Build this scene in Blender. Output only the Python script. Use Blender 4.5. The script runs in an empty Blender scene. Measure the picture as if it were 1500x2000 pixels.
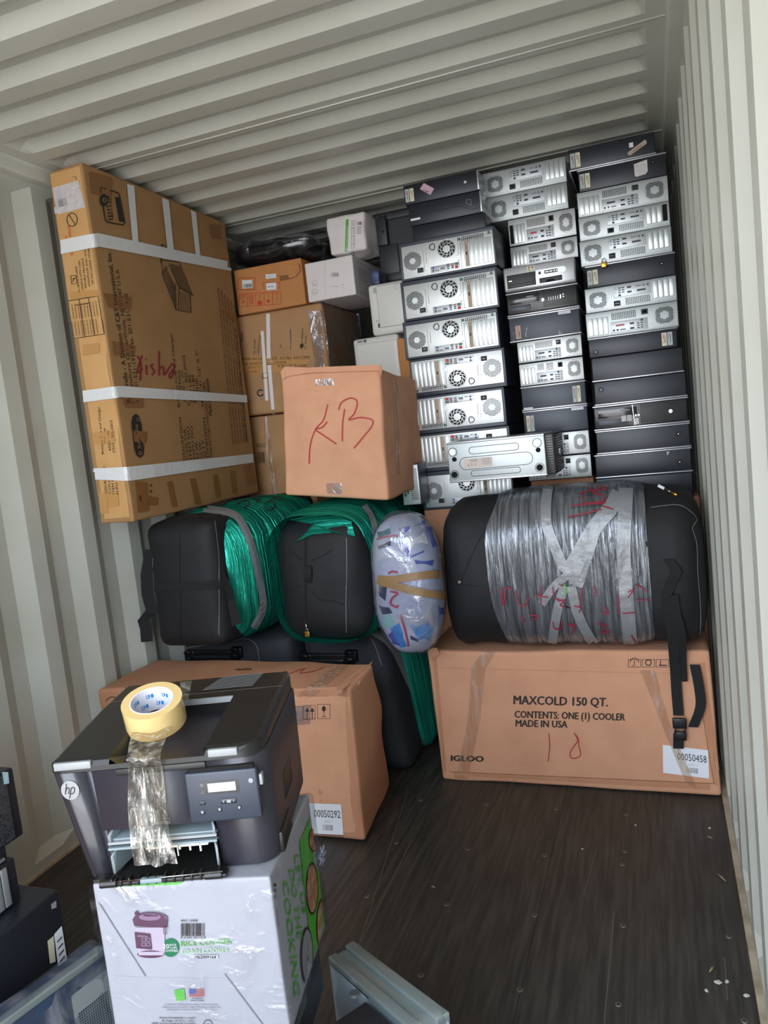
import bpy, math, random
import numpy as np
from mathutils import Vector, Matrix, noise
from mathutils.bvhtree import BVHTree
rnd = random.Random(7)
SC = bpy.context.scene
COL = SC.collection
R = math.radians
# ---------------------------------------------------------------- camera
CF, CY, CP, CR, CC = 1496.4, 20.09, 6.05, 6.235, Vector((2.203, 0.0, 1.456))
_f = Vector((-math.sin(R(CY))*math.cos(R(CP)), math.cos(R(CY))*math.cos(R(CP)), -math.sin(R(CP))))
_r0 = Vector((math.cos(R(CY)), math.sin(R(CY)), 0)); _u0 = _r0.cross(_f)
_rt = _r0*math.cos(R(CR)) - _u0*math.sin(R(CR)); _up = _rt.cross(_f)
cd = bpy.data.cameras.new('camera'); cam = bpy.data.objects.new('camera', cd); COL.objects.link(cam)
cam.matrix_world = Matrix(((_rt.x, _up.x, -_f.x, CC.x), (_rt.y, _up.y, -_f.y, CC.y), (_rt.z, _up.z, -_f.z, CC.z), (0, 0, 0, 1)))
cd.sensor_fit = 'VERTICAL'; cd.sensor_height = 24; cd.lens = CF/2000*24; cd.clip_start = 0.02
SC.camera = cam
def ray(x, y): return _f + _rt*((x-750)/CF) - _up*((y-1000)/CF)
def PY(x, y, Y): d = ray(x, y); return CC + d*(Y/d.y)                 # measured point at a given depth
def PZ(x, y, Z): d = ray(x, y); return CC + d*((Z-CC.z)/d.z)          # at a given height
def PXX(x, y, X): d = ray(x, y); return CC + d*((X-CC.x)/d.x)
# ---------------------------------------------------------------- light
W = bpy.data.worlds.new('daylight'); SC.world = W; W.use_nodes = True
wn = W.node_tree.nodes; wl = W.node_tree.links
bg = wn['Background']; bg.inputs['Strength'].default_value = 2.6
tc = wn.new('ShaderNodeTexCoord'); sp = wn.new('ShaderNodeSeparateXYZ'); rp = wn.new('ShaderNodeValToRGB')
wl.new(tc.outputs['Generated'], sp.inputs[0]); wl.new(sp.outputs['Z'], rp.inputs[0]); wl.new(rp.outputs[0], bg.inputs[0])
rp.color_ramp.elements[0].position = -0.0; rp.color_ramp.elements[0].color = (.60, .60, .60, 1)
rp.color_ramp.elements[1].position = 0.35; rp.color_ramp.elements[1].color = (.80, .92, 1.06, 1)
e = rp.color_ramp.elements.new(0.03); e.color = (.95, .99, 1.02, 1)
pd = bpy.data.lights.new('door_daylight', 'AREA'); pd.shape = 'RECTANGLE'; pd.size = 2.34; pd.size_y = 2.6
pd.cycles.is_portal = True
po = bpy.data.objects.new('door_daylight', pd); COL.objects.link(po)
po.location = (1.175, -0.68, 1.3); po.rotation_euler = (R(90), 0, 0)
SC.view_settings.view_transform = 'Standard'; SC.view_settings.look = 'None'
SC.view_settings.exposure = 1.88; SC.view_settings.gamma = 1; SC.view_settings.use_curve_mapping = False
SC.cycles.max_bounces = 10; SC.cycles.diffuse_bounces = 6; SC.cycles.transparent_max_bounces = 24
SC.cycles.use_denoising = True
# ---------------------------------------------------------------- materials
def lin(c):
    if isinstance(c, str): c = [int(c[i:i+2], 16)/255 for i in (0, 2, 4)]
    return tuple([(x/12.92 if x <= .04045 else ((x+.055)/1.055)**2.4) for x in c[:3]]+[1])
MATS = {}
def mat(name, c, rough=.6, metal=0, nscale=0, namt=.12, bump=0, bscale=60, vec=(1, 1, 1), spec=.5, coat=0, c2=None, detail=3):
    if name in MATS: return MATS[name]
    m = bpy.data.materials.new(name); m.use_nodes = True; n = m.node_tree.nodes; l = m.node_tree.links
    b = n['Principled BSDF']; b.inputs['Base Color'].default_value = lin(c); b.inputs['Roughness'].default_value = rough
    b.inputs['Metallic'].default_value = metal; b.inputs['Specular IOR Level'].default_value = spec; b.inputs['Coat Weight'].default_value = coat
    if nscale or bump:
        t = n.new('ShaderNodeTexCoord'); mp = n.new('ShaderNodeMapping'); mp.inputs['Scale'].default_value = vec
        l.new(t.outputs['Object'], mp.inputs[0])
    if nscale:
        nz = n.new('ShaderNodeTexNoise'); nz.inputs['Scale'].default_value = nscale; nz.inputs['Detail'].default_value = detail
        l.new(mp.outputs[0], nz.inputs[0]); mx = n.new('ShaderNodeMixRGB'); mx.inputs[1].default_value = lin(c)
        k = lin(c2) if c2 else tuple([v*(1-namt*3) for v in lin(c)[:3]]+[1])
        mx.inputs[2].default_value = k
        cr = n.new('ShaderNodeValToRGB'); cr.color_ramp.elements[0].position = .38; cr.color_ramp.elements[1].position = .72
        l.new(nz.outputs[0], cr.inputs[0]); l.new(cr.outputs[0], mx.inputs[0]); l.new(mx.outputs[0], b.inputs['Base Color'])
    if bump:
        nb = n.new('ShaderNodeTexNoise'); nb.inputs['Scale'].default_value = bscale; nb.inputs['Detail'].default_value = 4
        l.new(mp.outputs[0], nb.inputs[0]); bp = n.new('ShaderNodeBump'); bp.inputs['Strength'].default_value = bump; bp.inputs['Distance'].default_value = .01
        l.new(nb.outputs[0], bp.inputs['Height']); l.new(bp.outputs[0], b.inputs['Normal'])
    MATS[name] = m; return m
def film(name, tint, vec, lo, hi, rough=.12, bump=.8, scale=1.0, body='dfe6e6', bodyamt=.25, th=(.45, .7)):
    """stretch film: see-through with glossy streaks running along the wrap"""
    m = bpy.data.materials.new(name); m.use_nodes = True; n = m.node_tree.nodes; l = m.node_tree.links
    n.remove(n['Principled BSDF']); out = n['Material Output']
    t = n.new('ShaderNodeTexCoord'); mp = n.new('ShaderNodeMapping'); mp.inputs['Scale'].default_value = vec; l.new(t.outputs['Object'], mp.inputs[0])
    nz = n.new('ShaderNodeTexNoise'); nz.inputs['Scale'].default_value = scale; nz.inputs['Detail'].default_value = 5; nz.inputs['Distortion'].default_value = .6; l.new(mp.outputs[0], nz.inputs[0])
    bp = n.new('ShaderNodeBump'); bp.inputs['Strength'].default_value = bump; bp.inputs['Distance'].default_value = .02; l.new(nz.outputs[0], bp.inputs['Height'])
    tr = n.new('ShaderNodeBsdfTransparent'); tr.inputs[0].default_value = lin(tint)
    gl = n.new('ShaderNodeBsdfGlossy'); gl.inputs['Roughness'].default_value = rough; gl.inputs[0].default_value = lin(body); l.new(bp.outputs[0], gl.inputs['Normal'])
    df = n.new('ShaderNodeBsdfDiffuse'); df.inputs[0].default_value = lin(body); l.new(bp.outputs[0], df.inputs['Normal'])
    a = n.new('ShaderNodeMixShader'); a.inputs[0].default_value = bodyamt; l.new(gl.outputs[0], a.inputs[1]); l.new(df.outputs[0], a.inputs[2])
    mr = n.new('ShaderNodeMapRange'); mr.inputs[1].default_value = th[0]; mr.inputs[2].default_value = th[1]; mr.inputs[3].default_value = lo; mr.inputs[4].default_value = hi
    l.new(nz.outputs[0], mr.inputs[0])
    s = n.new('ShaderNodeMixShader'); l.new(mr.outputs[0], s.inputs[0]); l.new(tr.outputs[0], s.inputs[1]); l.new(a.outputs[0], s.inputs[2]); l.new(s.outputs[0], out.inputs[0])
    MATS[name] = m; return m
paint = mat('container_paint', 'cccdc4', .42, nscale=2.2, namt=.05, c2='c3c3b7')
paintw = mat('wall_paint', 'c0c2ba', .4, nscale=3.1, c2='b7b8ad', namt=.05)
card = mat('cardboard_pink', 'bb8668', .85, nscale=9, c2='b57e5b', vec=(1, 1, .4))
cardl = mat('cardboard_face', 'd09a7a', .85, nscale=9, c2='c79172')
cardb = mat('cardboard_tan', 'a98155', .8, nscale=7, c2='a0794d')
cardy = mat('cardboard_honey', 'cda069', .8, nscale=7, c2='c5975f')
cardo = mat('cardboard_orange', 'c68a55', .85, nscale=9, c2='bd824e')
cardk = mat('cardboard_brown', 'b58c62', .7, nscale=6, c2='a98058')
cardd = mat('cardboard_edge', '7c5638', .9)
tapeb = mat('tape_brown', '8b5f37', .35)
tapet = mat('tape_tan_gloss', 'b98e63', .22, bump=.3, bscale=40)
tapew = mat('tape_white', 'dfe0e2', .38, bump=.25, bscale=30)
taper = mat('duct_tape_silver', '8b8d91', .38, metal=.25, bump=.35, bscale=26)
white = mat('white_board', 'e6e1e2', .5)
whiteb = mat('white_bluish_board', 'adabb3', .45, nscale=4, c2='a5a4ac')
paper = mat('white_paper', 'e4e6ee', .5)
paperg = mat('paper_worn', 'd0cbcc', .6, nscale=40, c2='bdb7b8')
ink = mat('ink_black', '2b2420', .7)
inkg = mat('ink_grey', '8c8c92', .7)
inkf = mat('ink_faint', 'b9b6bb', .7)
inkr = mat('marker_red', 'a8322f', .6)
inkrr = mat('print_red', 'c8402c', .6)
inkd = mat('marker_dark_red', '8e2138', .5)
green = mat('print_green', '57b03a', .4)
greend = mat('print_dark_green', '1f6e4a', .4)
greenl = mat('print_light_green', 'a9cfa2', .4)
food1 = mat('food_print', 'a8664c', .4, nscale=60, c2='d9b78a', namt=.2)
foodr = mat('food_print_rim', '3a2a26', .4)
purple = mat('print_plum', '5c3a50', .4)
blue = mat('print_blue', '2b52a8', .4); red = mat('print_flag_red', 'b73a45', .4)
fab = mat('black_fabric', '101014', .7, bump=.55, bscale=7, nscale=5, c2='17171c')
fabs = mat('black_webbing', '121214', .8, bump=.3, bscale=300)
fabg = mat('suitcase_fabric', '25262d', .7, nscale=6, c2='2f3038', bump=.2, bscale=18)
pipe = mat('piping_grey', '6d6e74', .5)
seam = mat('seam_dark', '0b0b0d', .8)
blk = mat('black_plastic', '131316', .35)
pcb = mat('pc_case_black', '262a33', .38, metal=.25, nscale=5, c2='20242c', namt=.1)
pcbl = mat('pc_case_slate', '343a46', .4, metal=.2)
pcs = mat('pc_panel_metal', 'cdd1d2', .42, metal=.6, nscale=8, c2='c2c6c8')
pcsm = mat('pc_panel_metal_matt', 'b9c0c2', .45, metal=.6)
pcst = mat('pc_strip_metal', 'b9bcc2', .3, metal=.7)
hole = mat('hole_black', '060607', .9)
slotm = mat('slot_cover_metal', 'c2c8ca', .35, metal=.7)
portm = mat('port_plate', 'b4babf', .4, metal=.5)
pdark = mat('port_dark', '2b2c30', .5)
pink = mat('sticker_pink', 'c9a0b4', .5); stk = mat('sticker_cream', 'd6cfb4', .5); stkg = mat('sticker_grey', 'a8b4b4', .5); tan = mat('sticker_tan', 'a99782', .5)
silv = mat('silver_plastic', 'b8babf', .3, metal=.55)
bez = mat('bezel_black', '1a1b20', .3); bezg = mat('bezel_groove', '08080a', .6); gloss = mat('bezel_gloss', '26272c', .12)
prn = mat('printer_plum_grey', '2b2a32', .36, bump=.03, bscale=700)
prk = mat('printer_top_black', '1b1b1b', .38); prg = mat('printer_gloss_panel', '24242c', .24, coat=.2)
prm = mat('tray_guide_grey', '7d8b92', .4); prl = mat('printer_grey_trim', '8d9093', .35); lcd = mat('lcd_screen', 'a9b3aa', .2)
pwht = mat('printer_white_plastic', 'dcdcd8', .4); pnav = mat('printer_slate_plastic', '262930', .45)
gold = mat('brass', 'c79a3e', .3, metal=.9); steel = mat('steel', 'b0b0b0', .25, metal=1)
tapec = mat('tape_roll_honey', 'd8bb80', .25, coat=.4); core = mat('tape_core_card', 'd8d6e0', .6); corb = mat('tape_core_print', '2f86c8', .5)
bund = mat('black_bag_plastic', '1c1c22', .12, bump=.4, bscale=14, vec=(2.5, 1, .8), coat=1, spec=.8)
thinf = film('thin_clear_film', 'eceef0', (14, 14, 14), .01, .30, rough=.12, body='e6e9f0', bodyamt=.25, bump=1, th=(.5, .75))
screwm = mat('screw_head', '6a655c', .5, metal=.4)
chip = mat('paint_chip', 'cfccc4', .7); splint = mat('wood_splinter', '8a7a5e', .8)
gfilm = film('green_stretch_film', '1f9d92', (2.0, 60, 2.0), .34, .88, rough=.16, body='35c6ac', bodyamt=.35, bump=1, th=(.36, .64))
cfilm = film('clear_stretch_film', 'd2d6da', (90, 6, 6), .20, .62, rough=.22, body='c9ced8', bodyamt=.30, bump=.55, th=(.38, .70))
vfilm = film('clear_wrap_film', 'e3e6ee', (9, 9, 9), .08, .55, rough=.15, body='e6e9f2', bodyamt=.35, bump=1, th=(.45, .7))
pfilm = film('clear_packing_tape', 'f0e8de', (60, 60, 8), .10, .50, rough=.16, body='f2e4d6', bodyamt=.72, bump=.8)
tfilm = film('tape_tail_film', 'e4dccb', (50, 50, 14), .12, .7, rough=.12, body='ecebe6', bodyamt=.3, bump=.9)
# ---------------------------------------------------------------- mesh builder
class MB:
    def __init__(s): s.v = []; s.f = []; s.m = []; s.ms = []; s.sm = []
    def mi(s, m):
        if m not in s.ms: s.ms.append(m)
        return s.ms.index(m)
    def add(s, vs, fs, m, smooth=False):
        b = len(s.v); s.v += [Vector(p) for p in vs]; k = s.mi(m)
        for f in fs: s.f.append([b+i for i in f]); s.m.append(k); s.sm.append(smooth)
    def poly(s, pts, m): s.add(pts, [list(range(len(pts)))], m)
    def box(s, x0, x1, y0, y1, z0, z1, m, r=0):
        if r: return s.rbox((x0, y0, z0), (x1, y1, z1), m, r, n=1)
        P = [(x, y, z) for x in (x0, x1) for y in (y0, y1) for z in (z0, z1)]
        s.add(P, [(0, 1, 3, 2), (4, 6, 7, 5), (0, 4, 5, 1), (2, 3, 7, 6), (0, 2, 6, 4), (1, 5, 7, 3)], m)
    def rbox(s, lo, hi, m, r=.01, n=6, hexa=None, noise_a=0, nf=3, bulge=0, fn=None, smooth=True):
        """rounded box on a fine grid, optionally mapped onto eight measured corners"""
        lo = Vector(lo); hi = Vector(hi); ax = []
        for k in range(3):
            L = hi[k]-lo[k]; q = min(r, L*.49)
            if n == 1: c = [0, .35*q, q, L-q, L-.35*q, L]
            else:
                c = [0, .35*q, q]; a = min(1.7*q, L*.5); mid = [a+(L-2*a)*i/n for i in range(n+1)] if L > 2*a+1e-6 else [L/2]
                c += mid + [L-q, L-.35*q, L]
            ax.append([lo[k]+t for t in c])
        idx = {}; vs = []; fs = []
        cen = (lo+hi)/2
        def vid(p, nn):
            key = (round(p[0], 6), round(p[1], 6), round(p[2], 6))
            if key in idx: return idx[key]
            p = Vector(p); q = Vector([min(max(p[k], lo[k]+min(r, (hi[k]-lo[k])*.49)), hi[k]-min(r, (hi[k]-lo[k])*.49)) for k in range(3)])
            d = p-q; o = q+d.normalized()*max(abs(d.x), abs(d.y), abs(d.z)) if d.length > 1e-9 else p
            if bulge:
                t = [(p[k]-cen[k])/((hi[k]-lo[k])/2) for k in range(3)]
                w = [max(0, 1-t[k]**2) for k in range(3)]
                for k in range(3):
                    j, l2 = (k+1) % 3, (k+2) % 3
                    if abs(t[k]) > .98: o[k] += math.copysign(bulge*w[j]*w[l2], t[k])
            if hexa:
                u, v, w_ = [(o[k]-lo[k])/(hi[k]-lo[k]) for k in range(3)]
                A = Vector()
                for i, (a, b, c) in enumerate([(a, b, c) for c in (0, 1) for b in (0, 1) for a in (0, 1)]):
                    A += hexa[i]*((u if a else 1-u)*(v if b else 1-v)*(w_ if c else 1-w_))
                o = A
            if noise_a: o = o+noise.noise_vector(o*nf)*noise_a
            if fn: o = fn(o)
            idx[key] = len(vs); vs.append(o); return idx[key]
        for k in range(3):
            i, j = (k+1) % 3, (k+2) % 3
            for side, val in ((0, ax[k][0]), (1, ax[k][-1])):
                for a in range(len(ax[i])-1):
                    for b in range(len(ax[j])-1):
                        q = []
                        for (da, db) in ((0, 0), (1, 0), (1, 1), (0, 1)):
                            p = [0, 0, 0]; p[k] = val; p[i] = ax[i][a+da]; p[j] = ax[j][b+db]; q.append(vid(p, k))
                        if not side: q.reverse()
                        if len(set(q)) == 4: fs.append(q)
        s.add(vs, fs, m, smooth)
    def tube(s, pts, r, m, n=8, closed=False, flat=1.0):
        pts = [Vector(p) for p in pts]; vs = []; fs = []; N = len(pts); x = None
        for i, p in enumerate(pts):
            a = pts[(i-1) % N] if (closed or i) else p; b = pts[(i+1) % N] if (closed or i < N-1) else p
            t = (b-a).normalized(); up = Vector((0, 0, 1)) if abs(t.z) < .9 else Vector((1, 0, 0))
            x = t.cross(up) if x is None else x-t*x.dot(t)
            x = x.normalized() if x.length > 1e-6 else t.cross(up).normalized(); y = x.cross(t)
            rr = r[i] if isinstance(r, (list, tuple)) else r
            vs += [p+x*math.cos(2*math.pi*k/n)*rr+y*math.sin(2*math.pi*k/n)*rr*flat for k in range(n)]
        for i in range(N if closed else N-1):
            j = (i+1) % N
            fs += [(i*n+k, i*n+(k+1) % n, j*n+(k+1) % n, j*n+k) for k in range(n)]
        if not closed: fs += [tuple(reversed(range(n))), tuple((N-1)*n+k for k in range(n))]
        s.add(vs, fs, m, True)
    def cyl(s, c, axis, r, h, m, n=20, r2=None, smooth=True):
        c = Vector(c); t = Vector(axis).normalized(); up = Vector((0, 0, 1)) if abs(t.z) < .9 else Vector((1, 0, 0))
        x = t.cross(up).normalized(); y = t.cross(x); r2 = r if r2 is None else r2
        A = [c+x*math.cos(2*math.pi*k/n)*r+y*math.sin(2*math.pi*k/n)*r for k in range(n)]
        B = [c+t*h+x*math.cos(2*math.pi*k/n)*r2+y*math.sin(2*math.pi*k/n)*r2 for k in range(n)]
        s.add(A+B, [(k, (k+1) % n, n+(k+1) % n, n+k) for k in range(n)], m, smooth)
        s.add(A, [list(range(n))], m); s.add(B, [list(range(n))], m)
    def strip(s, A, B, m, smooth=True):
        """quad ribbon between two rows of points"""
        n = len(A); s.add(list(A)+list(B), [(i, i+1, n+i+1, n+i) for i in range(n-1)], m, smooth)
    def bvh(s): return BVHTree.FromPolygons([tuple(p) for p in s.v], s.f)
    def build(s, name, parent=None, origin=None, thick=0):
        me = bpy.data.meshes.new(name)
        o0 = Vector(parent.location) if (parent is not None and origin is None) else Vector(origin or (0, 0, 0))
        if parent is not None and parent.parent is not None and origin is None: o0 = o0+Vector(parent.parent.location)
        me.from_pydata([tuple(p-o0) for p in s.v], [], s.f)
        for m in s.ms: me.materials.append(m)
        me.polygons.foreach_set('material_index', s.m); me.polygons.foreach_set('use_smooth', s.sm); me.update()
        o = bpy.data.objects.new(name, me); COL.objects.link(o)
        if parent is not None:
            o.parent = parent
            if parent.parent is not None: o.location = (0, 0, 0)
        else: o.location = o0
        if thick:
            md = o.modifiers.new('thick', 'SOLIDIFY'); md.thickness = thick; md.offset = 1
        return o
def tag(o, label, cat, group=None, kind=None):
    o['label'] = label; o['category'] = cat
    if group: o['group'] = group
    if kind: o['kind'] = kind
    return o
def thing(name, label, cat, loc=(0, 0, 0), group=None):
    o = bpy.data.objects.new(name, None); COL.objects.link(o); o.location = loc; o.empty_display_size = .05
    return tag(o, label, cat, group)
def struct(mb, name, label=None):
    o = mb.build(name, origin=(0, 0, 0)); o['kind'] = 'structure'
    if label: o['label'] = label
    return o
def dup(root, label, loc=None, scale=None, rot=None, group=None):
    r = root.copy(); COL.objects.link(r); r['label'] = label
    if group: r['group'] = group
    if loc is not None: r.location = loc
    if scale is not None: r.scale = scale
    if rot is not None: r.rotation_euler = rot
    for ch in list(root.children):
        c = ch.copy(); COL.objects.link(c); c.parent = r
        for g in list(ch.children):
            d = g.copy(); COL.objects.link(d); d.parent = c
    return r
# ---------------------------------------------------------------- printed marks
_tc = {}
def text_geo(sx, bold=0):
    k = (sx, bold)
    if k in _tc: return _tc[k]
    cu = bpy.data.curves.new('t', 'FONT'); cu.body = sx; cu.size = 1; cu.resolution_u = 2; cu.fill_mode = 'FRONT'
    ob = bpy.data.objects.new('t', cu); COL.objects.link(ob)
    bpy.context.view_layer.update()
    me = ob.evaluated_get(bpy.context.evaluated_depsgraph_get()).to_mesh()
    vs = [(v.co.x, v.co.y) for v in me.vertices]; fs = [list(p.vertices) for p in me.polygons]
    ob.evaluated_get(bpy.context.evaluated_depsgraph_get()).to_mesh_clear()
    bpy.data.objects.remove(ob); bpy.data.curves.remove(cu)
    if vs:
        x0 = min(v[0] for v in vs); x1 = max(v[0] for v in vs)
        vs = [((x-x0)/(x1-x0), y/.73) for x, y in vs]
    _tc[k] = (vs, fs); return _tc[k]
def homog(src, dst):
    A = []; b = []
    for (x, y), (u, v) in zip(src, dst):
        A.append([x, y, 1, 0, 0, 0, -u*x, -u*y]); b.append(u)
        A.append([0, 0, 0, x, y, 1, -v*x, -v*y]); b.append(v)
    return np.append(np.linalg.solve(np.array(A, float), np.array(b, float)), 1).reshape(3, 3)
class Dec:
    """prints marks on a surface; local drawing units, y down.  quad: where the printed area was measured"""
    def __init__(s, out, W=None, H=None, quad=None, bvh=None, plane=None, off=.0006):
        s.o = out; s.off = off; s.bvh = bvh; s.plane = plane; s.lay = 0
        s.Hm = homog([(0, 0), (W, 0), (W, H), (0, H)], quad) if quad else None
    def __call__(s, x, y):
        off = s.off+s.lay*.0005
        if s.plane:
            O, X, Y, n = s.plane; return O+X*x+Y*y+n*off
        if s.Hm is not None:
            q = s.Hm@np.array([x, y, 1.0]); x, y = q[0]/q[2], q[1]/q[2]
        d = ray(x, y).normalized(); h = s.bvh.ray_cast(CC, d)
        if h[0] is None: return None
        n = h[1] if h[1].dot(d) < 0 else -h[1]
        return h[0]+n*off-d*.0004
    def put(s, pts, fs, m):
        P = [s(x, y) for x, y in pts]
        ok = [f for f in fs if all(P[i] is not None for i in f)]
        if ok: s.o.add([p if p is not None else Vector() for p in P], ok, m) if all(p is not None for p in P) else s._part(P, ok, m)
    def _part(s, P, fs, m):
        use = sorted({i for f in fs for i in f}); mp = {i: k for k, i in enumerate(use)}
        s.o.add([P[i] for i in use], [[mp[i] for i in f] for f in fs], m)
    def rect(s, x0, y0, x1, y1, m, nx=1, ny=1):
        pts = [(x0+(x1-x0)*i/nx, y0+(y1-y0)*j/ny) for j in range(ny+1) for i in range(nx+1)]
        s.put(pts, [(j*(nx+1)+i, (j+1)*(nx+1)+i, (j+1)*(nx+1)+i+1, j*(nx+1)+i+1) for j in range(ny) for i in range(nx)], m)
    def quad(s, p, m, nx=6, ny=2):
        (a, b, c, d) = [Vector((q[0], q[1], 0)) for q in p]
        pts = []
        for j in range(ny+1):
            for i in range(nx+1):
                u, v = i/nx, j/ny; q = (a*(1-u)+b*u)*(1-v)+(d*(1-u)+c*u)*v; pts.append((q.x, q.y))
        s.put(pts, [(j*(nx+1)+i, (j+1)*(nx+1)+i, (j+1)*(nx+1)+i+1, j*(nx+1)+i+1) for j in range(ny) for i in range(nx)], m)
    def line(s, pts, w, m, sub=None, closed=False):
        P = [Vector((p[0], p[1])) for p in pts]
        if closed: P.append(P[0])
        if sub:
            Q = [P[0]]
            for a, b in zip(P, P[1:]):
                k = max(1, int((b-a).length/sub)); Q += [a.lerp(b, i/k) for i in range(1, k+1)]
            P = Q
        A = []; B = []
        for i, p in enumerate(P):
            t = (P[min(i+1, len(P)-1)]-P[max(i-1, 0)])
            if closed and i in (0, len(P)-1): t = P[1]-P[-2]
            if t.length < 1e-9: t = Vector((1, 0))
            t.normalize(); n = Vector((-t.y, t.x))*(w/2 if not isinstance(w, (list, tuple)) else w[min(i, len(w)-1)]/2)
            A.append((p.x+n.x, p.y+n.y)); B.append((p.x-n.x, p.y-n.y))
        n = len(P); s.put(A+B, [(i, i+1, n+i+1, n+i) for i in range(n-1)], m)
    def curve(s, pts, w, m, k=6):
        """smooth stroke through the points"""
        P = [Vector((p[0], p[1])) for p in pts]; P = [P[0]*2-P[1]]+P+[P[-1]*2-P[-2]]; Q = []
        for i in range(1, len(P)-2):
            for j in range(k):
                t = j/k; a, b, c, d = P[i-1:i+3]
                Q.append(.5*((2*b)+(c-a)*t+(2*a-5*b+4*c-d)*t*t+(3*b-a-3*c+d)*t**3))
        Q.append(P[-2]); s.line(Q, w, m)
    def disc(s, x, y, r, m, n=16, ry=None, rot=0):
        ry = ry or r
        s.put([(x, y)]+[(x+r*math.cos(2*math.pi*k/n+rot), y+ry*math.sin(2*math.pi*k/n+rot)) for k in range(n)], [(0, 1+(k+1) % n, 1+k) for k in range(n)], m)
    def ring(s, x, y, r, w, m, n=20, ry=None, a0=0, a1=360):
        k = ry/r if ry else 1; full = a1-a0 >= 360
        pts = [(x+r*math.cos(R(a0+(a1-a0)*i/n)), y+r*k*math.sin(R(a0+(a1-a0)*i/n))) for i in range(n if full else n+1)]
        s.line(pts, w, m, closed=full)
    def frame(s, x0, y0, x1, y1, w, m):
        s.line([(x0, y0), (x1, y0)], w, m, sub=(x1-x0)/3 or 1); s.line([(x0, y1), (x1, y1)], w, m, sub=(x1-x0)/3 or 1)
        s.line([(x0, y0), (x0, y1)], w, m, sub=abs(y1-y0)/3 or 1); s.line([(x1, y0), (x1, y1)], w, m, sub=abs(y1-y0)/3 or 1)
    def text(s, tx, x, y, w, h, m, rot=0, bold=0, mirror=False):
        """x,y: baseline start; w: total width; h: capital height; rot: degrees, counter-clockwise as seen"""
        if bold:
            dd = bold*h*2.6; L0 = s.lay
            for i in range(3): u = i/2; s.text(tx, x+dd*u*math.cos(R(rot)), y-dd*u*math.sin(R(rot))+dd*.35*(i == 1), w, h, m, rot); s.lay += .3
            s.lay = L0; return
        vs, fs = text_geo(tx, 0); c, n = math.cos(R(rot)), math.sin(R(rot))
        P = []
        for a, b in vs:
            if mirror: a = 1-a
            X, Y = a*w, b*h
            P.append((x+X*c-Y*n, y-X*n-Y*c))
        s.put(P, fs, m)
    def bars(s, x0, y0, x1, y1, m, n=18, seed=1):
        r = random.Random(seed); x = x0; u = (x1-x0)/(n*2)
        while x < x1-u:
            w = u*r.choice((.6, 1, 1.6)); s.rect(x, y0, min(x+w, x1), y1, m); x += w+u*r.choice((.6, 1, 1.3))
    def hexes(s, cx, cy, r0, r1, p, m, hr=.42, oct_=False):
        """perforated grille: hexagonal holes between two radii"""
        n = int(r1/p)+2
        for j in range(-n, n+1):
            for i in range(-n, n+1):
                x = (i+.5*(j % 2))*p; y = j*p*.866; d = math.hypot(x, y)
                lim = r1 if not oct_ else 1e9
                if oct_ and (abs(x) > r1 or abs(y) > r1 or abs(x)+abs(y) > r1*1.55): continue
                if d < r0 or d > lim: continue
                s.disc(cx+x, cy+y, p*hr, m, n=6, rot=math.pi/6)
    def grid(s, x0, y0, x1, y1, nx, ny, m, fill=.62):
        px_, py_ = (x1-x0)/nx, (y1-y0)/ny
        for j in range(ny):
            for i in range(nx):
                a = x0+px_*(i+.5-fill/2); b = y0+py_*(j+.5-fill/2); s.rect(a, b, a+px_*fill, b+py_*fill, m)
def flat(out, x0, z1, y, s=1.0, off=.0006): return Dec(out, plane=(Vector((x0, y, z1)), Vector((s, 0, 0)), Vector((0, 0, -s)), Vector((0, -1, 0))), off=off)
# ================================================================ the container
WX0, WX1, CZ = 0.0, 2.352, 2.60
YA, YB = -0.7, 5.35
def prof(seq, start, end, phase):
    """corrugation stations (position, depth 0..1) repeated with the pitch"""
    pitch = sum(a for a, _ in seq); out = []; y = phase-pitch*math.ceil((phase-start)/pitch+1)
    while y < end+pitch:
        for a, d in seq:
            out.append((y, d)); y += a
    out = [(a, d) for a, d in out if start <= a <= end]
    return [(start, out[0][1])]+out+[(end, out[-1][1])]
# stations: length to next, depth at start
wseq = [(.072, 0), (.068, 0), (.072, 1), (.068, 1)]
def side_wall(name, x, s, phase):
    mb = MB(); P = prof(wseq, YA, YB, phase); vs = []; fs = []
    zs = [(0.0, .0), (.045, 0), (.075, 1), (2.50, 1), (2.53, 0), (2.60, 0)]
    for (y, d) in P:
        for z, k in zs: vs.append((x+s*.036*(d*k), y, z))
    n = len(zs)
    fs = [(i*n+j, (i+1)*n+j, (i+1)*n+j+1, i*n+j+1) for i in range(len(P)-1) for j in range(n-1)]
    mb.add(vs, fs, paintw); return struct(mb, name)
side_wall('wall_left', WX0, -1, 2.475); side_wall('wall_right', WX1, 1, 2.02)
mb = MB(); mb.poly([(WX0-.04, YB, 0), (WX1+.04, YB, 0), (WX1+.04, YB, CZ+.04), (WX0-.04, YB, CZ+.04)], paintw); struct(mb, 'wall_back')
cseq = [(.035, 0), (.020, 0), (.066, 1), (.045, 1), (.043, 0)]
P = prof(cseq, YA, YB, 2.632); xs = [-.04, .10, .112, .125, .14, .16] ; xs = [(x, k) for x, k in zip(xs, (0, 0, .25, .65, .92, 1))]
xs = xs+[(WX1-x, k) for x, k in reversed(xs)]; vs = []; n = len(xs)
for y, d in P:
    for x, k in xs: vs.append((x, y, CZ+.03*d*k))
mb = MB(); mb.add(vs, [(i*n+j, (i+1)*n+j, (i+1)*n+j+1, i*n+j+1) for i in range(len(P)-1) for j in range(n-1)], paint)
for k in range(-3, 3):
    y = 2.632+1.045*k; mb.tube([(.03, y, CZ-.001), (WX1-.03, y, CZ-.001)], .0028, paint, n=6)
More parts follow.
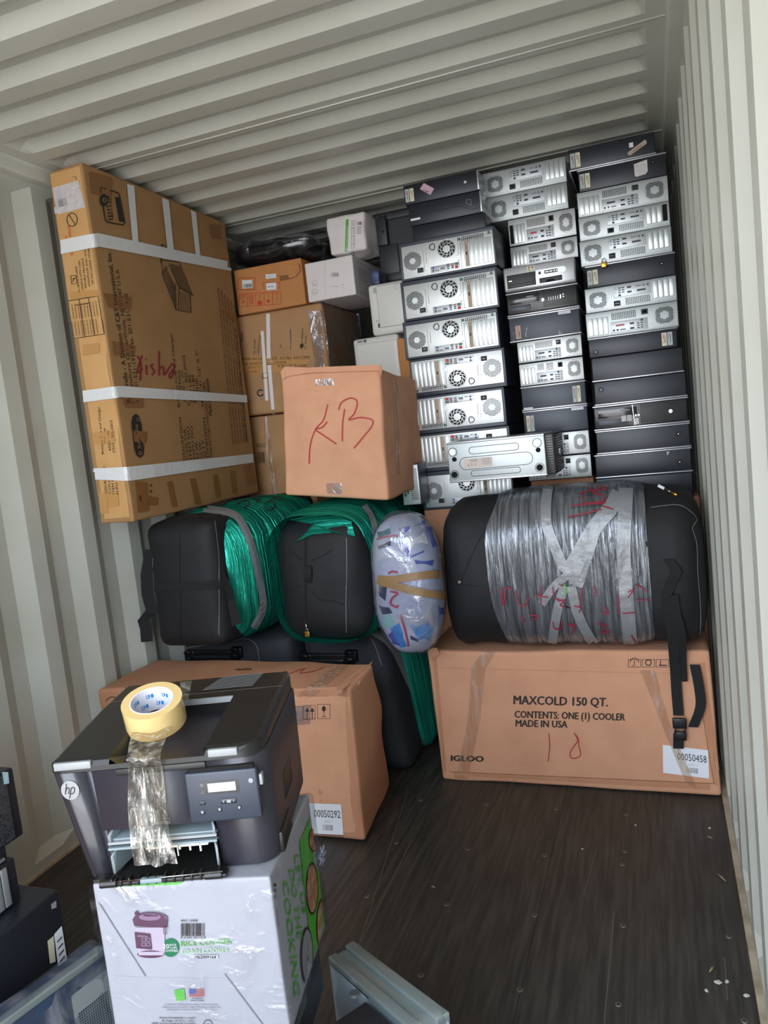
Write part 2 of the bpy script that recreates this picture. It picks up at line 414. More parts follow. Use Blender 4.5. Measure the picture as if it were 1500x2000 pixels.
struct(mb, 'ceiling')
for nm, x, s in (('trim_1', WX0, 1), ('trim_2', WX1, -1)):
    mb = MB(); mb.box(x-.03*s if s > 0 else x-.045, x+.045 if s > 0 else x+.03, YA, YB, 2.545, 2.606, paint, r=.008); struct(mb, nm, 'painted steel top side rail of the container')
fl = mat('plywood_floor', '302e2c', .5, nscale=7, vec=(9, .6, 1), c2='4a4641', bump=.12, bscale=9)
mb = MB(); mb.poly([(-.04, YA-.3, 0), (2.338, YA-.3, 0), (2.338, YB, 0), (-.04, YB, 0)], fl)
scr = mat('floor_scratch', '5b554d', .7)
dF = Dec(mb, plane=(Vector((0, 0, 0)), Vector((1, 0, 0)), Vector((0, 1, 0)), Vector((0, 0, 1))), off=.0008)
for (a, b) in (((798, 1540), (700, 1850)), ((805, 1640), (705, 1840)), ((965, 1577), (955, 1602)), ((1200, 1780), (1180, 2000)), ((1165, 1660), (1140, 1750)), ((895, 1610), (882, 1632)), ((1415, 1870), (1421, 1955))):
    p, q = PZ(*a, 0), PZ(*b, 0); dF.line([(p.x, p.y), (q.x, q.y)], .0035, scr)
for x in (.62, 1.78): dF.line([(x, YA), (x, YB)], .0015, seam)
floor = struct(mb, 'floor')
def zz(a, b): return PZ(600+a/1.667, 1540+b/1.667, 0)
s0 = None
for a, b in ((369, 38), (582, 52), (810, 67), (1037, 85), (290, 177), (522, 198), (773, 218), (1026, 247), (1034, 205), (195, 351), (453, 378), (740, 413), (1029, 447), (1372, 482), (370, 609), (692, 656), (1013, 703), (1424, 757)):
    p = zz(a, b)
    if s0 is None:
        m_ = MB(); m_.cyl((0, 0, 0), (0, 0, 1), .0088, .0018, screwm, n=14, r2=.0075)
        m_.box(-.004, .004, -.0008, .0008, .0018, .0021, hole); m_.box(-.0008, .0008, -.004, .004, .0018, .0021, hole)
        s0 = m_.build('floor_screw'); s0.parent = floor; o = s0
    else: o = s0.copy(); COL.objects.link(o)
    o.location = p
mb = MB(); mb.box(2.336, 2.395, YA, YB, -.01, .012, mat('rail_beige', 'b9ac98', .6, nscale=14, c2='8f8068'), r=.003); struct(mb, 'trim_3', 'beige steel floor edge rail along the right wall')
mb = MB(); mb.box(-.04, .006, YA, YB, -.01, .012, MATS['rail_beige'], r=.003); struct(mb, 'trim_4', 'beige steel floor edge rail along the left wall')
ch0 = None
chips = [((1338, 632), 'white paint chip on the floor, larger of the pair near the right edge'), ((1367, 630), 'white paint chip on the floor, right one of the close pair'), ((1300, 659), 'small white paint chip on the floor just in front of the pair'), ((1430, 675), 'white paint chip on the floor nearest the right wall'), ((1310, 130), 'white paint chip on the floor close to the cooler carton corner'), ((1069, 120), 'tiny white chip on the floor in front of the cooler carton'), ((896, 198), 'tiny white chip alone on the middle of the floor')]
for i, (p, lab) in enumerate(chips):
    q = zz(*p)
    if ch0 is None:
        m_ = MB(); n = 9; rr = [.009*rnd.uniform(.7, 1.2) for _ in range(n)]
        A = [Vector((rr[k]*math.cos(k*2*math.pi/n), rr[k]*.7*math.sin(k*2*math.pi/n), 0)) for k in range(n)]
        m_.add(A+[a*.9+Vector((0, 0, .002)) for a in A], [(k, (k+1) % n, n+(k+1) % n, n+k) for k in range(n)]+[tuple(range(n, 2*n))], chip)
        ch0 = o = m_.build('paint_chip', origin=(0, 0, 0))
    else: o = ch0.copy(); COL.objects.link(o)
    k = (1.2, .8, .7, .95, .7, .5, .45)[i]; o.scale = (k, k, 1); o.location = q+Vector((0, 0, .0005)); o.rotation_euler = (0, 0, i*1.1)
    tag(o, lab, 'debris', 'white paint chips lying on the floor')
for (a, b, lab) in (((1310, 600), (1325, 580), 'short pale wood splinter on the floor near the pair of white chips'), ((1303, 158), (1320, 165), 'thin wood splinter on the floor near the right wall'), ((1335, 280), (1365, 305), 'crooked splinter on the floor against the right wall'), ((404, 320), (418, 326), 'thin pale sliver lying on the left part of the floor')):
    p, q = zz(*a), zz(*b); m_ = MB(); z = Vector((0, 0, .0022)); m_.tube([p+z, (p+q)/2+z*1.6, q+z], [.0015, .0035, .001], splint, n=6)
    tag(m_.build('wood_splinter', origin=p), lab, 'debris', 'wood splinters on the floor')
# ================================================================ desktop computers
# each prototype: base empty at the bottom centre of its visible face, x right, y into the pile
def shell(t, w, h, d, m=pcb, strip=None, name='case', edge=True):
    b = MB(); b.rbox((-w/2, .0, 0), (w/2, d, h), m, .004, n=1); o = b.build(name, t)
    if strip == 'bottom' or strip == 'both':
        b = MB(); b.box(-w/2-.003, w/2+.003, -.004, d*.98, .0, .007, pcst, r=.002); b.build('trim_strip', t)
    if strip == 'top' or strip == 'both':
        b = MB(); b.box(-w/2-.003, w/2+.003, -.004, d*.98, h-.007, h, pcst, r=.002); b.build('trim_strip', t)
    return o
def stickers(t, w, h, x, a=stkg, b_=stk, order=1):
    for k, m in enumerate((a, b_)):
        b = MB(); D = flat(b, -w/2, h, -.0005); x0 = x+k*.024*order; D.rect(x0, h*.2, x0+.021, h*.86, m); D.lay = 1
        D.rect(x0+.005, h*.28, x0+.009, h*.5, inkg if k else red); D.rect(x0+.012, h*.3, x0+.014, h*.7, ink)
        if not k: D.rect(x0+.004, h*.6, x0+.017, h*.62, inkg); D.rect(x0+.004, h*.68, x0+.017, h*.70, inkg)
        b.build('sticker', t)
def rear_sff(t, w=.36, h=.105, panel=pcs, redport=False, openslot=False, grid2=False):
    b = MB(); b.rbox((-w/2, 0, 0), (w/2, .38, h), pcbl if panel is pcs else pcsm, .003, n=1); b.build('case', t)
    b = MB(); b.box(-w/2+.002, w/2-.002, -.002, .002, .003, h-.003, panel, r=.001)
    D = flat(b, -w/2, h, -.0022)
    D.line([(0.004, .007), (w-.004, .007)], .0006, pdark); D.line([(0.004, h-.009), (w-.004, h-.009)], .0006, pdark)
    for k in range(9): D.disc(.02+k*(w-.04)/8, .0045, .0009, pdark, n=6)
    b.build('rear_panel', t)
    u = w/.36; b = MB(); D = flat(b, -w/2, h, -.0028)
    D.hexes(.052*u, h*.52, .0165, .0335, .0058, hole, hr=.43, oct_=True)
    D.ring(.052*u, h*.52, .040, .0006, pdark, n=8); b.build('fan_grille', t)
    b = MB(); b.box(-w/2+.114*u, -w/2+.140*u, -.005, .001, h*.13, h*.34, pdark, r=.001); D = flat(b, -w/2, h, -.0053)
    D.rect(.119*u, h*.70, .135*u, h*.83, hole); [D.rect(.122*u+k*.005, h*.74, .1235*u+k*.005, h*.80, steel) for k in range(3)]
    b.build('power_socket', t)
    b = MB(); D = flat(b, -w/2, h, -.0028)
    if grid2: D.grid(.165*u, h*.58, .205*u, h*.9, 6, 6, hole); D.grid(.218*u, h*.62, .255*u, h*.9, 5, 6, hole)
    else: D.grid(.160*u, h*.60, .258*u, h*.88, 14, 5, hole)
    b.build('vent_grid', t)
    b = MB(); b.box(-w/2+.117*u, -w/2+.262*u, -.004, .001, h*.47, h*.90, portm, r=.001); D = flat(b, -w/2, h, -.0045)
    for k in range(2): D.ring(.125*u, h*(.2+.14*k), .003, .001, pdark, n=8)
    for k in range(2):
        for j in range(3): D.rect((.135+.014*k)*u, h*(.15+.09*j), (.145+.014*k)*u, h*(.19+.09*j), pdark)
    D.rect(.135*u, h*.42, .144*u, h*.5, pdark)
    for j in range(2):
        D.rect(.170*u, h*(.15+.19*j), .187*u, h*(.22+.19*j), pdark); D.disc(.166*u, h*(.19+.19*j), .0013, steel, n=6); D.disc(.191*u, h*(.19+.19*j), .0013, steel, n=6)
    D.rect(.208*u, h*.33, .242*u, h*.4, red if redport else pdark); D.rect(.204*u, h*.16, .226*u, h*.21, inkg)
    for k in range(2): D.disc((.236+.015*k)*u, h*.19, .0042, pdark, n=10); D.disc((.236+.015*k)*u, h*.19, .002, portm, n=8) if k == 0 else None
    b.build('port_panel', t)
    for k in range(4):
        x0 = -w/2+(.271+.0205*k)*u; b = MB(); b.box(x0, x0+.0185*u, -.0045, .001, h*.22, h*.90, slotm if not (openslot and k == 3) else hole, r=.001)
        b.build('slot_cover', t)
def rear_tower(t, w=.42, h=.172):
    b = MB(); b.rbox((-w/2, .0, 0), (w/2, .44, h), pcbl, .004, n=1)
    b.box(-w/2, w/2, -.006, .004, 0, .010, pcbl, r=.002); b.box(-w/2, w/2, -.006, .004, h-.018, h, pcbl, r=.002)
    b.box(-w/2, -w/2+.012, -.006, .004, 0, h, pcbl, r=.002); b.box(w/2-.008, w/2, -.006, .004, 0, h, pcbl, r=.002); b.build('case', t)
    b = MB(); b.box(-w/2+.010, w/2-.007, -.003, .002, .009, h-.017, pcs, r=.001); D = flat(b, -w/2, h, -.0034)
    D.put([(.17, .004), (.235, .004), (.245, .012), (.245, .018), (.17, .018)], [(0, 1, 2, 3, 4)], pcbl); D.rect(.212, .002, .221, .022, pcs); D.lay = 1
    for p in ((.15, .05), (.275, .032), (.15, .14), (.26, .122), (.20, .15)): D.disc(p[0], p[1], .004, portm, n=10); D.lay = 2; D.disc(p[0], p[1], .002, pdark, n=6); D.lay = 1
    for p in ((.006, .04), (.006, .155), (w-.004, .02), (w-.004, .09), (.12, h-.006), (.36, h-.006), (.29, h-.007)): D.disc(p[0], p[1], .003, steel, n=8)
    D.line([(.108, .045), (.108, .145)], .0008, pdark); D.rect(.118, .06, .121, .11, paperg)
    D.grid(.278, .022, .375, .046, 12, 4, hole); D.rect(.262, .024, .274, .036, greend); D.rect(.392, .020, .402, .032, greend)
    D.line([(.130, h-.02), (.130, .128), (.136, .122), (.252, .100), (.262, .094), (.262, .040), (.268, .036), (.408, .030)][3:], .0012, pdark)
    b.build('rear_panel', t)
    b = MB(); D = flat(b, -w/2, h, -.0042); D.hexes(.058, .088, .0145, .040, .0062, hole, hr=.40)
    D.disc(.058, .088, .012, portm, n=14); b.build('fan_grille', t)
    b = MB(); D = flat(b, -w/2, h, -.0042); cx, cy = .212, .062
    D.ring(cx, cy, .0375, .0016, pdark, n=28)
    for ra, rb, nn, sk in ((.0165, .0245, 9, .35), (.027, .0355, 12, .30)):
        for k in range(nn):
            a0 = k*2*math.pi/nn; da = 2*math.pi/nn*.74
            pts = [(cx+r_*math.cos(a0+da*q+sk*(r_ == rb)), cy+r_*math.sin(a0+da*q+sk*(r_ == rb))) for r_ in (ra, rb) for q in (0, .5, 1)]
            D.put(pts, [(0, 1, 4, 3), (1, 2, 5, 4)], hole)
    b.build('case_fan_vent', t)
    b = MB(); P_ = [(-w/2+.150+.012*math.cos(a), -.006, h-.042+.014*math.sin(a)*(1+.25*math.cos(a))) for a in [k*math.pi/6 for k in range(12)]]; b.tube(P_, .0017, pdark, n=6, closed=True); b.build('lock_loop', t)
    b = MB(); b.box(-w/2+.076, -w/2+.102, -.007, .001, h-.145, h-.124, pdark, r=.001); D = flat(b, -w/2, h, -.0074); D.rect(.081, .128, .097, .140, hole); [D.rect(.084+k*.004, .131, .0855+k*.004, .137, steel) for k in range(3)]
    b.build('power_socket', t)
    b = MB(); b.box(-w/2+.134, -w/2+.262, -.005, .001, .016, .044, portm, r=.001); D = flat(b, -w/2, h, -.0054)
    D.disc(.146, .134, .005, blue, n=10); D.disc(.146, .147, .005, purple, n=10); D.rect(.155, .147, .172, .150, pdark); D.rect(.178, .139, .198, .149, inkg)
    for k in range(4): D.rect(.206, .128+.0065*k, .218, .132+.0065*k, pdark)
    for k in range(3): D.rect(.226, .131+.0075*k, .237, .136+.0075*k, red if k == 0 else pdark)
    D.rect(.242, .128, .256, .140, greend); D.rect(.242, .142, .256, .154, inkrr)
    b.build('port_panel', t)
    for k in range(7):
        x0 = -w/2+.270+.0193*k; b = MB(); b.box(x0, x0+.0165, -.0055, .001, .018, h-.042, slotm if k != 1 else tan, r=.0012)
        if k == 1: D = flat(b, -w/2, h, -.006); D.rect(.294, .09, .300, .105, pdark); D.rect(.293, .06, .301, .08, inkg)
        b.build('slot_cover', t)
    for k in range(1): pass
def front_hp(t, w=.38, h=.105, kind=0):
    shell(t, w, h, .36, pcb, 'both')
    b = MB(); b.box(-w/2+.004, w/2-.004, -.014, .002, .008, h-.008, bez, r=.003); D = flat(b, -w/2, h, -.0146)
    x0 = w*(.52 if kind == 0 else .62) if kind == 0 else w*.52
    for k in range(11 if kind == 0 else 15): D.rect(x0 if kind == 0 else w*.50, .014+k*(h-.030)/(11 if kind == 0 else 15), w-.02, .0165+k*(h-.030)/(11 if kind == 0 else 15), bezg)
    if kind:
        for k in range(4): D.rect(.012, h-.035+k*.006, w*.38, h-.0325+k*.006, bezg)
    b.build('front_bezel', t)
    b = MB(); b.box(-w/2+.02, -w/2+w*.47, -.0165, -.013, h*.48, h-.018, gloss, r=.001); D = flat(b, -w/2, h, -.0172); D.rect(.11, h*.25, .15, h*.30, inkg); D.rect(.03, h*.46, w*.46, h*.475, bezg)
    b.build('optical_drive', t)
    b = MB(); b.box(-w/2+.02, -w/2+.13, -.016, -.013, h*.2, h*.4, pcbl, r=.001); b.build('drive_bay_cover', t)
    b = MB(); x = w*.50 if kind == 0 else w*.80; D = flat(b, -w/2, h, -.0154); D.disc(x+.007, h*.5, .0075, steel, n=18)
    D.lay = 1; D.text('hp', x+.0025, h*.5+.002, .009, .006, ink, bold=.01); b.build('maker_badge', t)
    b = MB(); D = flat(b, -w/2, h, -.0156)
    if kind == 0:
        for k in range(5): D.rect(w*.60+k*.012, h*.42, w*.60+k*.012+.0012, h*.58, steel)
        D.rect(w*.60+.06, h*.40, w*.60+.066, h*.56, steel); D.disc(w*.60+.078, h*.50, .003, steel, n=8); D.disc(w*.60+.078, h*.40, .003, steel, n=8)
    else:
        D.rect(w*.42, .01, w*.50, h-.01, bez); D.lay = 1; D.line([(w*.425, .01), (w*.43, h*.5), (w*.44, h-.01)], .002, steel)
        D.ring(w*.465, h*.28, .008, .001, bezg, n=14, ry=.012); D.disc(w*.455, h*.52, .004, steel, n=8); D.disc(w*.485, h*.52, .004, steel, n=8)
        D.rect(w*.30, h*.48, w*.35, h*.72, paperg); D.rect(w*.36, h*.48, w*.41, h*.72, paperg); D.lay = 2; D.ring(w*.385, h*.6, .006, .0012, blue, n=12)
        for k in range(2): D.frame(w*.45, h*(.66+.12*k), w*.475, h*(.73+.12*k), .001, steel)
    b.build('front_ports', t)
def front_silver(t, w=.38, h=.105):
    b = MB(); b.rbox((-w/2, .0, .004), (w/2, .36, h), pcbl, .006, n=1); b.build('case', t)
    b = MB(); b.box(-w/2, w/2, -.03, .004, .0, h, silv, r=.009)
    D = flat(b, -w/2, h, -.0306); D.text('hp compaq', .035, .036, .03, .004, inkg)
    D.rect(.015, h-.010, w*.98, h-.0085, pdark); D.lay = 1
    D.put([(.178, .032), (w-.06, .032), (w-.048, .038), (w-.048, .052), (w-.060, .058), (.178, .058)], [(0, 1, 2, 3, 4, 5)], pcs); D.lay = 2
    D.disc(.195, .045, .007, pdark, n=14); D.rect(.22, .038, .290, .052, pdark); D.lay = 3
    D.rect(.226, .043, .242, .047, steel); D.rect(.247, .043, .262, .047, steel); D.disc(.272, .045, .0035, steel, n=10); D.disc(.284, .045, .0035, steel, n=10)
    b.build('front_bezel', t)
    b = MB(); b.box(-w/2+.018, -w/2+.172, -.034, -.028, .014, h-.034, pdark, r=.002); D = flat(b, -w/2, h, -.0346); D.rect(.028, .058, .045, .062, steel); D.rect(.03, .075, .165, .0765, hole); D.text('DVD', .145, .072, .012, .004, inkg); b.build('optical_drive', t)
    b = MB(); b.box(-w/2+.19, -w/2+.31, -.033, -.028, .016, .038, pdark, r=.002); D = flat(b, -w/2, h, -.0336); D.put([(.22, .088), (.235, .078), (.262, .078), (.278, .088)], [(0, 1, 2, 3)], hole); b.build('floppy_drive', t)
    b = MB(); D = flat(b, -w/2, h, -.031); D.rect(.130, .008, .172, .031, stk); D.lay = 1
    D.disc(.142, .014, .005, inkrr, n=8); D.disc(.160, .014, .005, blue, n=8); D.disc(.142, .025, .005, green, n=8); D.disc(.160, .025, .005, stkg, n=8); b.build('sticker', t)
def side_plain(t, w=.38, h=.105, strip=None, dark=True, lock=None, marks=None):
    shell(t, w, h, .34, pcb if dark else pcbl, strip)
    if lock is not None:
        b = MB(); b.cyl((-w/2+lock[0], .001, h-lock[1]), (0, -1, 0), .0065, .0025, hole, n=16); b.cyl((-w/2+lock[0], -.001, h-lock[1]), (0, -1, 0), .0022, .003, steel, n=12)
        D = flat(b, -w/2, h, -.0006); D.frame(lock[0]-.010, lock[1]-.010, lock[0]+.010, lock[1]+.010, .0012, seam); b.build('side_lock', t)
    if marks: marks(t, w, h)
def mk_white_label(x0, y0, x1, y1, m=None):
    def f(t, w, h):
        b = MB(); D = flat(b, -w/2, h, -.0006); D.rect(x0, y0, x1, y1, m or paper); D.lay = 1; D.rect(x0+.003, (y0+y1)/2-.0008, x1-.003, (y0+y1)/2+.0008, inkg); b.build('label_strip', t)
    return f
CT = {1: 3.25, 10: 3.32, 2: 3.43, 3: 3.30}
protos = {}
def unit(col, name, pl, pr_, yt, yb, make, key, label, flip=False, xs=None, z0=None, z1=None, group=None, w=.36, h=.105):
    """one case of a stack; measured from its left edge at the depth of its column"""
    Y = CT[col]; A = PY(pl, yt, Y); B = PY(pl, yb, Y); C = PY(pr_, yt, Y)
    x0, x1 = (A.x, C.x) if xs is None else xs
    zt = A.z if z1 is None else z1; zb = B.z if z0 is None else z0
    xc = (x0+x1)/2; loc = (xc, Y, zb); sc = ((x1-x0)/w, 1, (zt-zb)/h); rot = (0, 0, 0)
    if flip: loc = (xc, Y, zt); rot = (0, math.pi, 0)
    if key not in protos:
        t = thing(name, label, 'computer', (0, 0, 0), group); make(t)
        protos[key] = t; t.location = loc; t.scale = sc; t.rotation_euler = rot; return t
    return dup(protos[key], label, loc, sc, rot, group)
gT = 'tower computers stacked on their sides'; gR = 'small desktop computers with silver rear panels'; gB = 'black desktop computers stacked side-on'
# ---- towers, left stack (top boundary, bottom boundary read at the left edge)
def snap(bounds, Y, x): return [PY(x, y, Y).z for y in bounds]
zT = snap([474, 551, 629.5, 705, 779, 852, 926, 999], 3.25, 790)
xT = [(PY(780, 500, 3.25).x, PY(968, 480, 3.25).x), (PY(786, 590, 3.25).x, PY(973, 560, 3.25).x), (PY(790, 665, 3.25).x, PY(975, 640, 3.25).x), (PY(803, 740, 3.25).x, PY(988, 715, 3.25).x), (PY(803, 815, 3.25).x, PY(988, 795, 3.25).x), (PY(815, 890, 3.25).x, PY(998, 870, 3.25).x), (PY(824, 955, 3.25).x, PY(1002, 940, 3.25).x)]
lT = ['tower computer on its side, topmost of the six-high stack, perforated fan at left', 'tower computer on its side, second from top of the tower stack, fan at left', 'tower computer on its side, third from top of the tower stack, fan at left', 'tower computer on its side, uppermost of those with the perforated fan at right', 'tower computer on its side, lower of the two fully visible with fan at right', 'tower computer on its side partly hidden behind the flat silver tower', 'tower computer on its side at the bottom, behind the black duffel bag']
for i in range(7):
    unit(1, 'tower_computer', 0, 1, 0, 1, lambda t: rear_tower(t), 'tower', lT[i], flip=(i in (3, 4, 5)), xs=xT[i], z1=zT[i]-.001, z0=zT[i+1]+.001, group=gT, w=.42, h=.172)
# ---- black cases on top of the towers
z3 = zT[0]
Zb = [PY(790, 363, 3.32).z, PY(793, 402, 3.32).z, PY(803, 443, 3.32).z]
bx = [(PY(789, 380, 3.32).x, PY(934, 350, 3.32).x), (PY(799, 420, 3.32).x, PY(940, 395, 3.32).x), (PY(806, 460, 3.32).x, PY(948, 430, 3.32).x)]
def m1(t, w, h):
    stickers(t, w, h, .006)
    b = MB(); D = flat(b, -w/2, h, -.0006); D.put([(.085, .035), (.108, .008), (.158, .048), (.136, .078)], [(0, 1, 2, 3)], pink); D.lay = 1; D.line([(.10, .04), (.13, .062)], .003, purple); D.line([(.115, .05), (.118, .06)], .003, ink); b.build('pink_sticker', t)
    b = MB(); D = flat(b, -w/2, h, -.0006); D.disc(.315, .05, .007, pwht, n=7); b.build('torn_label', t)
    b = MB(); b.box(w/2-.006, w/2+.001, -.002, .30, .004, h-.004, pcst, r=.001); b.build('end_strip', t)
def m2(t, w, h):
    b = MB(); D = flat(b, -w/2, h, -.0006); D.rect(.006, h-.036, .058, h-.026, paper); b.build('label_strip', t)
    b = MB(); D = flat(b, -w/2, h, -.0006); D.line([(0, h*.52), (w*.72, h*.52), (w*.86, h*.78), (w, h*.78)], .0014, seam); D.line([(w*.80, h*.32), (w*.86, h*.32), (w*.87, h*.6), (w*.80, h*.45)], .0012, pcst, closed=True); b.build('panel_seam', t)
    b = MB(); b.box(w/2-.006, w/2+.001, -.002, .30, .004, h-.004, pcst, r=.001); b.build('end_strip', t)
unit(10, 'desktop_computer', 0, 1, 0, 1, lambda t: side_plain(t, marks=m1), 'b1', 'black desktop computer with a pink sticker, on top of the tower stack', xs=bx[0], z1=Zb[0], z0=Zb[1]+.001, group=gB, w=.38)
unit(10, 'desktop_computer', 0, 1, 0, 1, lambda t: side_plain(t, marks=m2), 'b2', 'black desktop computer with a bent panel seam under the pink-stickered one', xs=bx[1], z1=Zb[1], z0=Zb[2]+.001, group=gB, w=.38)
unit(10, 'desktop_computer', 0, 1, 0, 1, lambda t: side_plain(t), 'b3', 'plain black desktop computer lying directly on the topmost tower', xs=bx[2], z1=Zb[2], z0=zT[0]+.001, group=gB, w=.38)
# ---- middle stack
c2 = [('r', 340, 388, 944, 1107, 0, 'silver-backed desktop computer on top of the middle stack', {}),
      ('r', 389, 437, 952, 1110, 0, 'silver-backed desktop computer second from top of the middle stack', {}),
      ('rf', 438, 488, 968, 1128, 1, 'bright silver-backed desktop with red port and black open slots, third in the middle stack', {}),
      ('rf2', 489, 527, 985, 1131, 1, 'bright silver-backed desktop directly on the silver-fronted one', {}),
      ('fs', 528, 575, 981, 1131, 0, 'desktop computer with silver front and colourful sticker in the middle stack', {}),
      ('fh', 576, 620, 990, 1139, 0, 'desktop computer with glossy black front and round badge in the middle stack', {}),
      ('s1', 622, 671, 990, 1140, 0, 'slate-sided desktop with tan sticker and white chalk scrawl in the middle stack', {}),
      ('rg', 672, 713, 996, 1144, 1, 'bright-backed desktop under the chalk-marked slate one, square vent left of the fan', {}),
      ('rg2', 714, 758, 999, 1146, 1, 'bright-backed desktop, lower of the adjoining pair in the middle stack', {}),
      ('s2', 759, 805, 1003, 1153, 0, 'slate-sided desktop with two stickers at its right end in the middle stack', {}),
      ('s3', 807, 852, 1005, 1155, 0, 'slate-sided desktop with two stickers at its left end in the middle stack', {}),
      ('rh', 853, 897, 1009, 1158, 1, 'desktop behind the flat silver tower, upper of two fans showing', {}),
      ('rh2', 898, 942, 1011, 1159, 1, 'desktop behind the flat silver tower, lower of two fans showing', {})]
def ms1(t, w, h):
    b = MB(); D = flat(b, -w/2, h, -.0006); D.rect(.034, .038, .062, .092, tan); D.lay = 1; D.rect(.042, .042, .048, .085, red); D.rect(.052, .06, .055, .085, ink); b.build('sticker', t)
    b = MB(); D = flat(b, -w/2, h, -.0006); D.line([(.098, .052), (.092, .062)], .002, pwht); D.line([(.092, .066), (.086, .084), (.092, .088)], .002, pwht)
    D.line([(.268, .082), (.268, .096), (.274, .098)], .002, pwht); D.line([(.278, .088), (.278, .098), (.286, .098)], .002, pwht)
    for k in range(9): D.disc(.018+rnd.random()*.016, .06+rnd.random()*.04, .001, pwht, n=5)
    b.build('chalk_marks', t)
    mk_white_label(.27, .008, .335, .018)(t, w, h)
def ms2(t, w, h): stickers(t, w, h, w-.075); mk_white_label(.008, h-.014, .062, h-.006)(t, w, h)
def ms3(t, w, h): stickers(t, w, h, .018, a=stk, b_=stkg); mk_white_label(w-.09, .008, w-.02, .018)(t, w, h)
mk = {'r': lambda t: rear_sff(t, panel=pcsm), 'rf': lambda t: rear_sff(t, redport=True, openslot=True), 'rf2': lambda t: rear_sff(t), 'fs': front_silver, 'fh': lambda t: front_hp(t),
      's1': lambda t: side_plain(t, strip='both', dark=False, marks=ms1), 'rg': lambda t: rear_sff(t), 'rg2': lambda t: rear_sff(t, grid2=True),
      's2': lambda t: side_plain(t, strip='both', dark=False, marks=ms2), 's3': lambda t: side_plain(t, strip='top', dark=False, marks=ms3), 'rh': lambda t: rear_sff(t), 'rh2': lambda t: rear_sff(t)}
share = {'rh': 'rf2', 'rh2': 'rf2', 'rg': 'rf2'}
prevz = None
for i, (k, yt, yb, pl, pr_, fl_, lab, _) in enumerate(c2):
    Y = 3.47 if i < 4 else 3.27; CT[2] = Y; z1 = PY(pl, yt, Y).z if prevz is None else prevz-.0012; zb = PY(pl, yb+.5, Y).z; prevz = zb
    x0 = PY(pl, (yt+yb)/2, Y).x; x1 = PY(pr_, (yt+yb)/2-20, Y).x
    x0 = max(x0, 1.56 if i < 2 else 1.65 if i < 7 else 1.676); x1 = min(x1, 1.938)
    if i == 4: z1 = PY(pl, yt, Y).z; 
    g = gR if k[0] == 'r' else gB; kk = share.get(k, k)
    ww = .36 if k[0] == 'r' else .38
    if k == 'fs' or k == 'fh': g = 'desktop computers showing their fronts'
    unit(2, 'desktop_computer', 0, 1, 0, 1, mk[kk], kk, lab, flip=bool(fl_), xs=(x0, x1), z1=z1, z0=zb, group=g, w=ww)
z2bot = prevz
# ---- right stack
def mr1(t, w, h):
    stickers(t, w, h, .006)
    b = MB(); D = flat(b, -w/2, h, -.0006); D.put([(.262, .072), (.340, .03), (.346, .040), (.345, .05), (.272, .088), (.262, .084)], [(0, 1, 2, 3, 4, 5)], tan); D.lay = 1; D.line([(.285, .074), (.325, .052)], .002, ink); b.build('grey_tape_label', t)
    b = MB(); D = flat(b, -w/2, h, -.0006); D.rect(.270, .030, .288, .052, paper); D.lay = 1; D.frame(.273, .034, .285, .044, .001, red); b.build('price_sticker', t)
def mr2(t, w, h):
    stickers(t, w, h, .006)
    b = MB(); D = flat(b, -w/2, h, -.0006); D.put([(.245, .026), (.302, .016), (.302, .07), (.292, .082), (.252, .086), (.246, .08)], [(0, 1, 2, 3, 4, 5)], paperg); D.lay = 1
    for k in range(5): D.rect(.252, .036+k*.008, .294, .0375+k*.008, inkf)
    b.build('paper_label', t)
def mr6(t, w, h): stickers(t, w, h, .006)
def mr9(t, w, h): stickers(t, w, h, w-.065, a=stk, b_=stkg)
def mr14(t, w, h):
    b = MB(); D = flat(b, -w/2, h, -.0006); D.line([(.29, .012), (.29, .026)], .003, pwht); D.line([(.29, .012), (.297, .014), (.293, .019)], .0025, pwht); b.build('chalk_mark', t)
mk3 = {'a1': lambda t: side_plain(t, marks=mr1, strip='bottom'), 'a2': lambda t: side_plain(t, strip='top', lock=(.325, .035), marks=mr2),
       'r': mk['r'], 'ro': lambda t: rear_sff(t, panel=pcsm, openslot=True), 'rr': lambda t: rear_sff(t, panel=pcsm, redport=True),
       'a6': lambda t: side_plain(t, strip='top', lock=(.325, .045), marks=mr6), 'a9': lambda t: side_plain(t, strip='top', lock=(.03, .075), marks=mr9),
       'a10': lambda t: side_plain(t, strip='bottom'), 'a11': lambda t: side_plain(t, strip='bottom', lock=(.03, .035)), 'fk': lambda t: front_hp(t, kind=1),
       'a13': lambda t: side_plain(t, strip='both', lock=(.335, .045)), 'a14': lambda t: side_plain(t, strip='both', lock=(.335, .06), marks=mr14), 'a15': lambda t: side_plain(t)}
